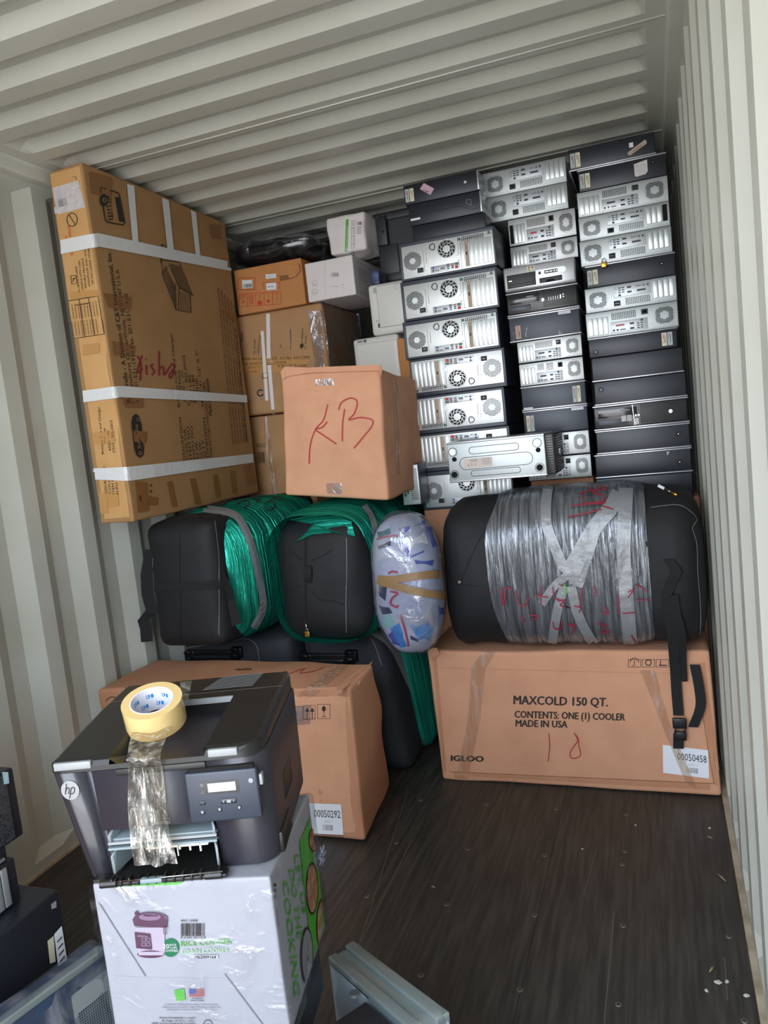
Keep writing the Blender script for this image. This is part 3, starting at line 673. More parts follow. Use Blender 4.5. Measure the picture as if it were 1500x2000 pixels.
c3 = [('a1', 293, 336, 1111, 1280, 0, 'black desktop computer on top of the right stack with a grey taped label'),
      ('a2', 337, 376, 1130, 1302, 0, 'black desktop computer second from top of the right stack with white paper label'),
      ('r', 377, 426, 1128, 1306, 1, 'silver-backed desktop near the top of the right stack, fan at its right end'),
      ('ro', 427, 472, 1131, 1309, 0, 'silver-backed desktop with one open black slot in the right stack'),
      ('r', 473, 522, 1133, 1313, 0, 'silver-backed desktop with a brass padlock hanging below in the right stack'),
      ('a6', 524, 564, 1145, 1319, 0, 'black desktop between the silver-backed ones in the right stack, two stickers left'),
      ('r', 566, 613, 1143, 1322, 0, 'silver-backed desktop, fan at left, directly under the lone black one in the right stack'),
      ('rr', 615, 662, 1145, 1325, 1, 'silver-backed desktop with dark red port, lowest silver back of the right stack'),
      ('a9', 664, 700, 1150, 1323, 0, 'black desktop with two stickers at its right end in the right stack'),
      ('a10', 701, 747, 1156, 1334, 0, 'plain smudged black desktop above the one with lock at left in the right stack'),
      ('a11', 748, 793, 1161, 1340, 0, 'black desktop with side lock at left, above the vented front'),
      ('fk', 794, 842, 1160, 1344, 0, 'desktop computer with black vented front and square badge in the right stack'),
      ('a13', 843, 888, 1165, 1347, 0, 'black desktop with side lock at right, just under the vented front'),
      ('a14', 889, 935, 1163, 1350, 0, 'black desktop with a white chalk tick, second from bottom of the right stack'),
      ('a15', 936, 982, 1165, 1353, 0, 'black desktop at the bottom of the right stack behind the duffel bag')]
prevz = None; padz = None
for i, (k, yt, yb, pl, pr_, fl_, lab) in enumerate(c3):
    Y = CT[3]; z1 = PY(pl, yt, Y).z if prevz is None else prevz-.0012; zb = PY(pl, yb+.5, Y).z; prevz = zb
    x0 = PY(pl, (yt+yb)/2, Y).x; x1 = min(PY(pr_, (yt+yb)/2-20, Y).x, 2.345); x0 = max(x0, 1.942)
    g = gR if k[0] == 'r' else gB; g = 'desktop computers showing their fronts' if k == 'fk' else g
    unit(3, 'desktop_computer', 0, 1, 0, 1, mk3[k], k, lab, flip=bool(fl_), xs=(x0, x1), z1=z1, z0=zb, group=g, w=.36 if k[0] == 'r' else .38)
    if i == 4: padz = zb; padx = x0
z3bot = prevz
p = PY(1179, 508, 3.29); t = thing('padlock', 'small brass padlock hanging from a silver-backed desktop in the right stack', 'padlock', (p.x, 3.285, padz-.018))
b = MB(); b.box(p.x-.010, p.x+.010, 3.277, 3.291, padz-.018, padz+.002, gold, r=.002); b.build('lock_body', t)
b = MB(); b.tube([(p.x-.007, 3.285, padz)]+[(p.x-.007*math.cos(a), 3.285, padz+.010+.007*math.sin(a)) for a in [k*math.pi/6 for k in range(7)]]+[(p.x+.007, 3.285, padz)], .0018, steel, n=6); b.build('shackle', t)
# cartons carrying the stacks, out of sight behind the luggage
for x0, x1, y0, y1, zt, lab in ((1.20, 1.655, 3.26, 3.70, zT[7], 'brown carton under the stack of tower computers'), (1.675, 1.938, 3.32, 3.68, z2bot, 'brown carton under the middle stack of computers'), (1.955, 2.345, 3.30, 3.66, z3bot, 'brown carton under the right stack of computers')):
    b = MB(); b.rbox((x0, y0, 0), (x1, y1, zt-.001), card, .008, n=2); d = b.build('carton', origin=(x0, y0, 0)); tag(d, lab, 'box', 'cartons under the computer stacks')
# ---- silver tower lying in front of the stacks, its underside towards us
za = PY(875, 944, 2.97).z; zb_ = PY(875, 865, 2.97).z; xa = PY(875, 900, 2.97).x; xb = PY(1067, 900, 2.97).x; D3 = .265
t = thing('tower_computer', 'silver tower computer lying on its side on the duffel bag, underside facing out', 'computer', (xa, 2.97, za))
b = MB(); b.rbox((xa, 2.97, za), (xb, 2.97+D3, zb_), pcsm, .004, n=1); b.box(xa, xb, 2.966, 3.0, za, za+.008, pcst, r=.002); b.box(xa, xb, 2.966, 3.0, zb_-.008, zb_, pcst, r=.002)
w = xb-xa; h = zb_-za; D = flat(b, xa, zb_, 2.9694)
def stad(D, x0, y0, x1, y1, lw, m):
    r = (y1-y0)/2; P_ = [(x0+r-r*math.sin(a), (y0+y1)/2+r*math.cos(a)) for a in [k*math.pi/8 for k in range(9)]]; Q_ = [(x1-r+r*math.sin(a), (y0+y1)/2-r*math.cos(a)) for a in [k*math.pi/8 for k in range(9)]]
    D.line(P_+Q_, lw, m, closed=True)
stad(D, w*.23, h*.16, w*.74, h*.33, .0022, pdark); stad(D, w*.23, h*.74, w*.74, h*.88, .0022, pdark); stad(D, w*.12, h*.40, w*.87, h*.70, .0022, pdark); b.build('case', t)
for (u, v, m) in ((.06, .24, portm), (.07, .42, hole), (.055, .8, hole), (.925, .21, portm), (.93, .38, hole), (.93, .8, hole)):
    b = MB(); c = (xa+w*u, 2.969, zb_-h*v); big = m is portm or v > .7; b.cyl(c, (0, -1, 0), .0125 if big else .009, .004, m if m is hole else pcs, n=20)
    if big: b.tube([(c[0]+.017*math.cos(a), 2.9685, c[2]+.017*math.sin(a)) for a in [k*math.pi/10 for k in range(20)]], .001, pdark, n=5, closed=True)
    b.build('foot', t)
b = MB(); D = flat(b, xa, zb_, 2.9690); D.rect(w*.17, h*.44, w*.46, h*.66, mat('label_pale', 'cdbdb6', .5)); D.lay = 1
for k in range(3): D.text(('FC', 'CE', 'UL')[k], w*(.22+.035*k), h*.62, .010, .006, ink, rot=90)
for k in range(4): D.rect(w*(.24+.02*k), h*.46, w*(.245+.02*k), h*.52, ink)
for k in range(7): D.rect(w*(.36+.012*k), h*.46, w*(.363+.012*k), h*.62, inkg)
b.build('rating_label', t)
b = MB(); b.box(xb, xb+.035, 2.968, 2.97+D3, za+.001, zb_-.001, bez, r=.005)
for k in range(16):
    z = za+.008+k*(h-.016)/15; b.box(xb+.003, xb+.0375, 2.9655, 2.97+D3*.96, z-.0015, z+.0015, bezg)
b.box(xb+.035, xb+.039, 2.97+D3*.45, 2.97+D3*.6, za+h*.42, za+h*.58, steel, r=.001); b.build('front_bezel', t)
# ---- small case leaning at the foot of the tower stack
b0 = PY(792, 947, 3.1)
t = thing('desktop_computer', 'silver-backed desktop leaning on end below the tower stack, beside the wrapped bundle', 'computer', (1.155, 3.12, 1.13), gR)
b = MB(); b.rbox((1.155, 3.12, 1.125), (1.238, 3.24, 1.30), pcbl, .003, n=1); b.build('case', t)
b = MB(); b.box(1.158, 1.235, 3.117, 3.122, 1.128, 1.297, pcsm, r=.001); D = flat(b, 1.158, 1.297, 3.1164); D.grid(.038, .015, .072, .15, 5, 17, hole); b.build('rear_panel', t)
b = MB(); D = flat(b, 1.158, 1.297, 3.1160); [D.rect(.008, .02+.02*k, .016, .032+.02*k, pdark) for k in range(6)]; [D.rect(.022, .03+.035*k, .028, .052+.035*k, pdark) for k in range(3)]; b.build('port_panel', t)
# ================================================================ cartons
def hexa(c, d=None):
    """front bottom-left, bottom-right, top-left, top-right (+ back four) -> trilinear order"""
    f = [Vector(p) for p in c[:4]]
    bk = [Vector(p) for p in c[4:]] if len(c) > 4 else [p+Vector(d) for p in f]
    return [f[0], f[1], bk[0], bk[1], f[2], f[3], bk[2], bk[3]]
def carton(name, label, cat, m, H, r=.008, na=.004, nf=4, bulge=.004, group=None, marks=None, n=8, seamline=None):
    """carton with printed marks in its own mesh; returns (thing, bvh of the board)"""
    sx = (H[1]-H[0]).length; sy = (H[2]-H[0]).length; sz = (H[4]-H[0]).length
    base = (H[0]+H[1]+H[2]+H[3])/4
    t = thing(name, label, cat, base, group)
    b = MB(); b.rbox((0, 0, 0), (sx, sy, sz), m, r, n=n, hexa=H, noise_a=na, nf=nf, bulge=bulge); bv = b.bvh()
    if marks: marks(b, bv)
    b.build('carton_body', t); return t, bv
def patch(t, bv, name, quad, m, off=.0014, nx=8, ny=4, marks=None, W=100, H=100, label=None):
    b = MB(); D = Dec(b, W, H, quad, bv, off=off); D.rect(0, 0, W, H, m, nx, ny)
    if marks: D.off = off+.0008; marks(D)
    o = b.build(name, t)
    if label: o['label'] = label
    return o
# ---- crib carton, upright on the green-wrapped bag
cz0, cz1 = 1.205, 2.575
A0 = Vector((.075, 2.50, cz0)); A1 = Vector((.245, 2.485, cz0)); B0 = Vector((.055, 3.54, cz0)); B1 = Vector((.235, 3.53, cz0))
UPV = Vector((0, 0, cz1-cz0)); H = hexa([A0, A1, A0+UPV, A1+UPV, B0, B1, B0+UPV, B1+UPV])
FQ = [(160, 310), (443, 432), (497, 968), (262, 1030)]     # broad face as measured
SQ = [(88, 327), (160, 310), (262, 1032), (190, 1030)]     # narrow face
def crib_marks(b, bv):
    D = Dec(b, 500, 780, [(60, 280), (560, 280), (560, 1060), (60, 1060)], bv, off=.0034)   # photo pixels minus (60,280)
    s = .39                                           # zoom factor used when reading positions
    def V(px_): return px_*s
    def T(tx, x, y, w, h, rot, m=ink, bold=0): D.text(tx, V(x), V(y), V(w), V(h), m, rot=rot, bold=bold)
    def slab(q, m): D.quad([(V(a), V(b_)) for a, b_ in q], m, 5, 5)
    # brown tape pieces along the top and bottom edges
    for q in ([(290, 140), (405, 175), (400, 270), (300, 250)], [(895, 405), (945, 412), (950, 480), (900, 470)], [(360, 750), (500, 770), (500, 835), (385, 820)], [(405, 990), (520, 1015), (515, 1065), (415, 1060)], [(452, 1268), (560, 1280), (560, 1325), (468, 1322)], [(510, 1440), (580, 1445), (575, 1500), (516, 1495)], [(950, 830), (1030, 850), (1025, 900), (1000, 880)],
              [(520, 1690), (580, 1700), (590, 1840), (535, 1850)], [(530, 1760), (635, 1775), (632, 1810), (530, 1820)], [(680, 1695), (705, 1690), (738, 1850), (712, 1855)], [(793, 1680), (820, 1678), (850, 1805), (822, 1808)], [(910, 1660), (932, 1657), (948, 1765), (925, 1772)], [(995, 1640), (1020, 1637), (1030, 1750), (1008, 1752)], [(1060, 1620), (1105, 1600), (1128, 1700), (1090, 1712)]): slab(q, MATS['tape_brown'])
    # side texts
    T('By Sorelle - A Division of C&T International, Inc.', 497, 1300, 765, 22, 97.5, bold=.02)
    T('10 Stonehurst Ct Northvale, NJ 07647 U.S.A', 520, 1300, 675, 20, 97)
    T('Tel 201-531-1919 Fax. 201-531-1920', 545, 1300, 552, 20, 96.5)
    for k, (tx, w) in enumerate((('DESCRIPTION :   Brittany Crib and Changer', 640), ('COLOR             White', 450), ('ITEM NO.         4350 - W', 450), ('PI/PO NO :       CNT - BSL2003', 520), ('N.W.                78.3 LBS', 420), ('G.W.                89.3 LBS', 420), ('QTY :               ONE', 400), ('DIMENSION :   58" X 41 1/2" X 7"', 540), ('MANUFACTURE DATE/CODE : 122020BSL', 380))):
        T(tx, 772+17*k, 1585-2*k, w, 13, 96)
    T('Made in Malaysia', 905, 1362, 185, 15, 96, bold=.02)
    for k in range(6): T('CAUTION: ANY MATTRESS USED IN THIS CRIB MUST BE AT LEAST 27 1/4 INCHES LONG AND BY 51 5/8 INCHES', 1015+14*k, 1508-3*k, 790-20*k, 8, 95.5)
    T('California 93120.2 Compliant for Formaldehyde Phase 2 and TSCA Title VI', 1082, 1500, 570, 9, 95.5, bold=.02)
    for k in range(3): D.text(('-', 'B', 'B')[k], V(603), V(1780-30*k), V(14), V(12), ink, rot=80)
    # round-ended name plate
    P = [(V(500), V(1400)), (V(506), V(1368)), (V(522), V(1354)), (V(540), V(1366)), (V(549), V(1400)), (V(566), V(1520)), (V(562), V(1560)), (V(545), V(1576)), (V(526), V(1562)), (V(515), V(1530))]
    c = (V(533), V(1465)); D.put([c]+P, [(0, 1+k, 1+(k+1) % 10) for k in range(10)], ink); D.lay = 2
    T('Sorelle', 548, 1528, 122, 17, 98, cardb); D.text('FURNITURE', V(567), V(1530), V(90), V(6), cardb, rot=98); D.ring(V(536), V(1382), V(8), V(3), cardb, n=10); D.ring(V(545), V(1552), V(8), V(3), cardb, n=10); D.lay = 0
    # certification badge
    D.line([(V(x), V(y)) for x, y in ((345, 228), (352, 222), (432, 248), (440, 258), (468, 400), (460, 410), (378, 395), (370, 385), (345, 228))], V(6), ink, sub=8)
    D.disc(V(362), V(285), V(22), ink, n=16, ry=V(32)); D.lay = 2; D.ring(V(365), V(285), V(9), V(4), cardb, n=10); D.lay = 0
    T('jpma', 402, 388, 128, 26, 97.5); T('CERTIFIED', 412, 378, 110, 9, 97.5, bold=.02)
    D.quad([(V(418), V(268)), (V(440), V(272)), (V(464), V(395)), (V(440), V(392))], ink, 3, 3)
    # line drawing of the crib
    def L(*p, w=3.0): D.line([(V(a), V(b_)) for a, b_ in p], V(w), ink, sub=12)
    L((655, 655), (725, 835), (800, 848)); L((650, 585), (740, 595)); L((652, 590), (660, 660)); L((740, 595), (808, 762)); L((655, 655), (690, 610), (740, 720), (812, 762)); L((725, 835), (722, 700)); L((800, 848), (795, 755)); L((655, 505), (648, 600), w=5); L((655, 505), (680, 525)); L((740, 722), (735, 838))
    for k in range(16): u = k/15; L((657+66*u, 650+178*u-0), (672+50*u, 612+110*u), w=2)
    for k in range(12): u = k/11; L((690+50*u, 600+15*u), (742+60*u, 730+30*u), w=1.6)
    for k in range(8): u = k/7; L((735+62*u, 836+10*u), (742+55*u, 742+16*u), w=2)
    # red hand lettering
    for st in (((530, 1065), (548, 1100), (545, 1190)), ((555, 1060), (530, 1145), (558, 1130)), ((575, 1110), (578, 1160)), ((573, 1080), (576, 1084)), ((612, 1105), (598, 1115), (615, 1140), (604, 1162)), ((640, 1040), (640, 1165)), ((640, 1130), (660, 1118), (664, 1160), (680, 1140), (705, 1105), (715, 1125), (690, 1160), (700, 1175), (715, 1135))):
        D.curve([(V(a), V(b_)) for a, b_ in st], V(8), inkd)
    # narrow face
    D.line([(V(210), V(170)), (V(228), V(168)), (V(232), V(186))], V(2), ink)
    D.ring(V(210), V(383), V(26), V(3.5), ink, n=24, ry=V(33)); D.line([(V(194), V(358)), (V(226), V(408))], V(3.5), ink)
    T('DO NOT DROP', 216, 560, 150, 14, 96, inkrr); T('TOP', 190, 520, 60, 9, 96, inkrr)
    for k, tx in enumerate(('FURNITURE', 'HANDLE WITH CARE', 'MEUBLE FRAGILE', 'MANIPULER AVEC SOIN', 'NE PAS LAISSER TOMBER')): T(tx, 250+17*k, 745-10*k, (130, 150, 150, 190, 200)[k], 10, 97)
    L((203, 665), (228, 660), (234, 702), (208, 706), (203, 665)); L((210, 680), (226, 676)); L((213, 695), (222, 672))
    L((188, 790), (340, 765), (370, 955), (218, 978), (188, 790)); L((245, 782), (272, 968)); L((292, 775), (322, 962)); L((188, 818), (296, 800))
    for k in range(9):
        for j in range(2): T('GUARANTEE MISUSE ASSEMBLY MADE', 222+15*k, 968-88*j-2*k, 75, 7, 98)
    for k, (tx, w) in enumerate((('DESCRIPTION :        Brittany Crib and Changer', 440), ('COLOR :                 White', 330), ('ITEM NO.              4350 - W', 320), ('PI/PO NO :            CNT - BSL2003', 370))): T(tx, 386+19*k, 1755, w, 12, 95)
    for q in ([(262, 1010), (345, 1000), (348, 1050), (266, 1062)], [(185, 520), (330, 500), (330, 518), (190, 540)], [(200, 745), (335, 735), (340, 765), (205, 780)], [(310, 1450), (420, 1440), (425, 1500), (316, 1510)], [(345, 1750), (385, 1745), (390, 1850), (352, 1855)], [(385, 1760), (440, 1755), (445, 1815), (392, 1820)]): slab(q, MATS['tape_honey'])
mat('tape_honey', 'c08f56', .4)
t, bv = carton('crib_carton', 'tall brown crib carton standing upright against the left wall, banded with white tape', 'box', cardb, H, marks=crib_marks, na=.004, bulge=.003, n=14)
# narrow face coloured lighter than the broad one
def P_(q): return [(60+a*.39, 280+b_*.39) for a, b_ in q]
b = MB(); D = Dec(b, 1, 1, P_([(72, 120), (238, 72), (520, 1920), (332, 1935)]), bv, off=.0006)
D.rect(0, 0, 1, 1, cardy, 8, 40); b.build('carton_end', t)['label'] = 'lighter honey-coloured narrow side of the carton'
for q in (([(128, 490), (330, 450), (335, 520), (132, 560)], [(330, 450), (1000, 595), (1000, 640), (335, 518)]), ([(240, 1242), (440, 1215), (436, 1275), (246, 1300)], [(440, 1215), (1078, 1262), (1080, 1298), (436, 1272)]), ([(300, 1628), (486, 1620), (496, 1690), (302, 1682)], [(486, 1620), (1108, 1555), (1112, 1598), (496, 1690)])):
    b = MB()
    for s_ in q: D = Dec(b, 1, 1, P_(s_), bv, off=.0055); D.rect(0, 0, 1, 1, tapew, 24, 3)
    b.build('tape_band', t)
for q in ([(475, 180), (512, 192), (535, 495), (505, 488)], [(650, 255), (685, 268), (712, 532), (680, 528)], [(795, 318), (822, 330), (845, 562), (822, 558)]): patch(t, bv, 'tape_strip', P_(q), tapew, off=.0048, nx=3, ny=16)
def lab(D):
    D.bars(22, 55, 38, 75, ink, n=8); D.rect(5, 5, 95, 95, paperg, 4, 4)
    D.off += .0006
    for k in range(8): D.rect(10, 12+9*k, 50+25*(k % 3), 14+9*k, inkf)
    D.bars(24, 50, 52, 78, inkg, n=9, seed=5)
patch(t, bv, 'shipping_label', P_([(92, 230), (238, 185), (275, 320), (118, 362)]), paperg, marks=lab)
# ---- the pile behind
Yp = 3.62
def front_hexa(bl, br, tl, tr, Y, depth, dx=0.0):
    return hexa([PY(*bl, Y), PY(*br, Y), PY(*tl, Y), PY(*tr, Y)], (dx, depth, 0))
def level(pxl, pxr, pyt, pyb, Y, depth, xl=None, z0=None, z1=None):
    a = PY(pxl, pyt, Y); b_ = PY(pxl, pyb, Y); c = PY(pxr, pyt, Y); zt = a.z if z1 is None else z1; zb = b_.z if z0 is None else z0
    x0 = a.x if xl is None else xl
    return hexa([(x0, Y, zb), (c.x, Y, zb), (x0, Y, zt), (c.x, Y, zt)], (0, depth, 0))
zk = [PY(500, 811, 3.62).z, PY(500, 613, 3.62).z]
# lower tan carton and the one under it
t, bv = carton('carton', 'tan carton at the back, squeezed between the crib carton and the carton marked KB', 'box', cardk, level(486, 600, 811, 990, 3.66, .42, xl=.12, z0=1.0, z1=zk[0]-.006), r=.012, marks=lambda b, bv: (Dec(b, 100, 100, [(492, 830), (545, 826), (550, 960), (505, 965)], bv).text('FRAGILE', 10, 30, 40, 6, ink), Dec(b, 100, 100, [(492, 830), (545, 826), (550, 960), (505, 965)], bv).bars(8, 36, 40, 52, ink, n=10)))
patch(t, bv, 'packing_tape', [(512, 815), (524, 814), (545, 965), (532, 966)], pfilm, off=.003, nx=2, ny=8)
b = MB(); b.rbox((.12, 3.68, 0), (.80, 4.1, .99), card, .01, n=3); tag(b.build('carton', origin=(.3, 3.68, 0)), 'brown carton on the floor behind the luggage', 'box')
def asoba(b, bv):
    D = Dec(b, 200, 220, [(460, 600), (660, 600), (660, 820), (460, 820)], bv, off=.001); k = .3
    def V(x, y): return ((x-66.7)*k, (y-666.7)*k)
    D.quad([V(110, 985), V(540, 985), V(545, 1085), V(115, 1100)], MATS['tape_honey'], 5, 2); D.lay = 1
    def T(tx, x, y, w, h, rot=0, bold=0): a, c = V(x, y); D.text(tx, a, c, w*k, h*k, ink, rot=rot, bold=bold)
    T('DR. ASOBA ANCDEM', 308, 1010, 240, 22, 1.5); T('SINFIE', 318, 1034, 80, 16, 1); T('P. Box 62, Koutaba', 345, 1062, 190, 20, 2); T('CAMEROON', 400, 1086, 130, 15, 3)
    T('ASOBA ANCDEM', 108, 1010, 145, 16, 0); T('Tel. 694 50 557', 125, 1046, 118, 16, 4); T('675 MC 117', 150, 1066, 80, 12, 4); T('d. Koutaba', 130, 1095, 85, 12, 5)
    a, c = V(305, 1040); D.line([V(300, 1040), V(540, 1040)], .5, ink, sub=10)
    T('DR. ASOBA', 195, 975, 100, 12, 88); T('ANCDEM Dong', 218, 970, 120, 12, 84); T('Ancdem', 502, 945, 140, 14, 87); T('DR. ASOBA', 525, 940, 90, 10, 86)
    D.bars(*V(100, 830), *V(122, 895), ink, n=4); D.line([V(425, 810), V(427, 945)], .7, ink, sub=10); D.line([V(425, 810), V(427, 888)], 1.4, blue, sub=10); D.line([V(360, 910), V(362, 930)], 1, ink)
    D.quad([V(487, 910), V(510, 903), V(510, 928), V(487, 930)], ink, 1, 1)
    D.ring(*V(230, 1225), 32*k, 3*k, inkg, n=18); D.ring(*V(230, 1225), 20*k, 8*k, ink, n=8, a0=20, a1=320)
H = level(467, 630, 613, 811, Yp, .50, xl=PY(467, 700, Yp).x-.10, z0=zk[0], z1=zk[1])
t, bv = carton('carton', 'tan carton with black handwriting and a white strap, behind the KB carton', 'box', cardk, H, marks=asoba, r=.014, na=.004, n=10)
def VP(x, y): return (440+x*.3, 400+y*.3)
for q in ([(268, 710), (292, 710), (297, 1000), (272, 1000)], [(232, 822), (252, 822), (284, 1275), (262, 1275)], [(275, 1040), (300, 1040), (325, 1360), (304, 1360)]): patch(t, bv, 'packing_strap', [VP(*p) for p in q], white, off=.003, nx=2, ny=10)
for (x, y) in ((288, 1025), (256, 1112)):
    c = PY(*VP(x, y), Yp-.007); b = MB(); b.tube([c+Vector((a, 0, d)) for a, d in ((-.014, -.012), (.014, -.012), (.014, .012), (-.014, .012))], .0022, steel, n=6, closed=True); b.build('strap_buckle', t)
patch(t, bv, 'stretch_film', [VP(540, 692), VP(628, 690), VP(650, 1065), VP(585, 1068)], vfilm, off=.004, nx=6, ny=14)
b = MB(); x1 = H[1].x; b.rbox((x1-.02, Yp+.01, zk[0]-.002), (x1+.006, Yp+.52, zk[1]+.004), vfilm, .008, n=8, noise_a=.006, nf=9); b.build('side_film', t)
# brown carton with red pictograms
def redmarks(b, bv):
    D = Dec(b, 200, 240, [(440, 400), (640, 400), (640, 640), (440, 640)], bv, off=.001); k = 1/7.5
    def F(x0, y0, x1, y1, w=6): D.frame(x0*k, y0*k, x1*k, y1*k, w*k, inkrr)
    F(190, 1072, 435, 1240, 9); F(555, 1140, 800, 1220, 8); D.line([(750*k, 1038*k), (795*k, 1038*k)], 1.4, inkrr)
    for i in range(5): F(205+122*i, 1310-9*i, 327+122*i, 1492-9*i, 8)
    for i in range(2):
        for j in range(2+i): D.rect((222+120*i)*k, (1328+24*j)*k, (300+120*i)*k, (1338+24*j)*k, inkrr)
    D.text('9', 245*k, 1455*k, 40*k, 60*k, inkrr, bold=.02); D.ring(385*k, 1425*k, 22*k, 12*k, inkrr, n=12); D.disc(507*k, 1435*k, 38*k, inkrr, n=12, ry=34*k); D.line([(507*k, 1320*k), (507*k, 1400*k)], 8*k, inkrr); D.line([(480*k, 1325*k), (535*k, 1325*k)], 6*k, inkrr)
    D.disc(632*k, 1410*k, 26*k, inkrr, n=6); D.line([(630*k, 1310*k), (632*k, 1380*k)], 6*k, inkrr)
    D.line([(715*k, 1300*k), (790*k, 1300*k)], 8*k, inkrr); D.line([(760*k, 1300*k), (765*k, 1430*k)], 6*k, inkrr)
    D.quad([(795*k, 1040*k), (1000*k, 1015*k), (990*k, 1080*k), (800*k, 1120*k)], MATS['tape_brown'], 4, 2)
zr = [zk[1]+.003, PY(463, 529, Yp).z]
t, bv = carton('carton', 'orange-brown carton with red handling pictograms below the black plastic bundle', 'box', cardo, level(463, 590, 529, 611, Yp-.02, .34, xl=PY(464, 570, Yp).x, z0=zr[0], z1=zr[1]), marks=redmarks, r=.006, na=.003)
k = 1/7.5
for i, (q, s_) in enumerate((([(245, 1108), (395, 1100), (400, 1218), (255, 1230)], 1), ([(592, 1022), (745, 1008), (748, 1070), (596, 1088)], 0), ([(600, 1150), (748, 1140), (752, 1242), (604, 1252)], 2))):
    patch(t, bv, 'sticker', [(440+a*k, 400+c*k) for a, c in q], paper, off=.002, nx=2, ny=2, marks=(lambda D, s_=s_: D.bars(10, 45, 92, 92, ink, n=8, seed=s_) if s_ == 1 else D.text('MADE CHINA' if s_ == 0 else '80800 9W0W', 15, 62, 60, 18, ink)))
b = MB(); f = [VP(395, 395), VP(480, 392), VP(495, 420), VP(455, 470), VP(430, 480)]; q = [PY(*p, Yp-.035) for p in ((558, 520), (583, 515), (586, 528), (577, 540), (565, 544))]
b.add(q+[p+Vector((0, .004, 0)) for p in q], [(0, 1, 2, 3, 4), (9, 8, 7, 6, 5)]+[(i, (i+1) % 5, 5+(i+1) % 5, 5+i) for i in range(5)], cardo); b.build('carton_flap', t)
# white carton
def wmarks(b, bv):
    D = Dec(b, 160, 240, [(590, 500), (750, 500), (750, 740), (590, 740)], bv, off=.001); k = .3
    def V(x, y): return ((x-500)*k, (y-333.3)*k)
    D.line([V(648, 378), V(652, 690)], .5, inkf, sub=8); D.bars(*V(690, 442), *V(738, 468), inkg, n=9)
    for y in (512, 568): D.ring(*V(583, y), 19*k, 3*k, inkf, n=18); D.ring(*V(583, y), 8*k, 5*k, inkf, n=6, a0=10, a1=200)
    for (x0, y0, x1) in ((690, 530, 740), (755, 520, 772), (680, 600, 765), (765, 540, 775)): D.rect(*V(x0, y0), *V(x1, y0+4), inkf)
zw = [zk[1]+.006, PY(594, 515, Yp-.02).z]
Hw = level(594, 689, 515, 607, Yp-.02, .42, z0=zw[0], z1=zw[1]); Hw[2] += Vector((.02, 0, 0)); 
t, bv = carton('carton', 'plain white carton with two faint round stamps, on the tan handwritten carton', 'box', white, Hw, marks=wmarks, r=.006, na=.002)
b = MB(); x1 = Hw[1].x; D = Dec(b, plane=(Vector((x1, Yp-.02, zw[1])), Vector((0, 1, 0)), Vector((0, 0, -1)), Vector((1, 0, 0))), off=.006)
for (y0, z0_, y1, z1_) in ((.04, .03, .17, .13), (.19, .04, .30, .13), (.04, .15, .17, .24), (.19, .15, .30, .24)): D.frame(y0, z0_, y1, z1_, .0016, inkg)
for i in range(9): D.rect(.05+.013*i, .05, .053+.013*i, .12, inkg); D.rect(.05+.013*i, .16, .053+.013*i, .19+.005*(i % 4), inkg)
D.text('FRAGILE', .33, .22, .16, .02, inkg, rot=90); b.build('side_print', t)
# white pack with green band
zp = [zw[1]+.010, PY(640, 430, Yp-.01).z]
xp0, xp1 = PY(643, 500, Yp-.03).x, PY(712, 470, Yp-.03).x
def pmarks(b, bv):
    D = Dec(b, 100, 120, [(636, 425), (736, 425), (736, 545), (636, 545)], bv, off=.001); k = .3; 
    def V(x, y): return ((x-653.3)*k, (y-83.3)*k)
    D.quad([V(786, 95), V(803, 95), V(796, 345), V(777, 345)], green, 1, 6); D.lay = 1; D.text('MULTIPURPOSE', *V(795, 300), 160*k, 8*k, white, rot=88); D.lay = 0
    D.ring(*V(777, 348), 13*k, 6*k, green, n=14); D.text('K9', *V(768, 360), 22*k, 14*k, green, bold=.03)
    for i in range(5): D.frame(*V(824-i*1.5, 103+52*i), *V(846-i*1.5, 150+52*i), 1.6*k, ink); D.line([V(835, 112+52*i), V(833, 140+52*i)], 2*k, ink)
    D.bars(*V(858, 110), *V(888, 132), ink, n=7); 
    for i in range(4): D.text('PAPER 80', *V(858, 150+13*i), 28*k, 9*k, ink)
    for i in range(4): D.line([V(852+9*i, 250), V(850+9*i, 390)], 1.5*k, inkg)
t, bv = carton('paper_pack', 'white wrapped paper pack with a green band, standing on the white carton', 'packet', white, hexa([(xp0+.01, Yp-.03, zp[0]), (xp1, Yp-.03, zp[0]), (xp0, Yp-.03, zp[1]), (xp1+.012, Yp-.03, zp[1])], (.01, .22, 0)), marks=pmarks, r=.010, na=.008, nf=12, bulge=.008)
# black plastic bundle with clear film
bx0, bx1 = PY(452, 500, Yp).x, PY(603, 500, Yp).x; bz0, bz1 = zr[1]+.022, PY(520, 464, Yp).z
t = thing('wrapped_bundle', 'glossy black plastic-wrapped bundle on top of the orange-brown carton, under the ceiling', 'bundle', ((bx0+bx1)/2, Yp+.1, bz0))
b = MB(); b.rbox((bx0, Yp-.01, bz0), (bx1, Yp+.40, bz1), bund, .06, n=9, noise_a=.02, nf=10, bulge=.012); b.build('bundle_body', t)
b = MB(); b.rbox((bx0-.02, Yp-.02, bz0-.004), (bx1+.07, Yp+.42, bz1+.02), thinf, .07, n=10, noise_a=.012, nf=8, bulge=.02); b.build('stretch_film', t)
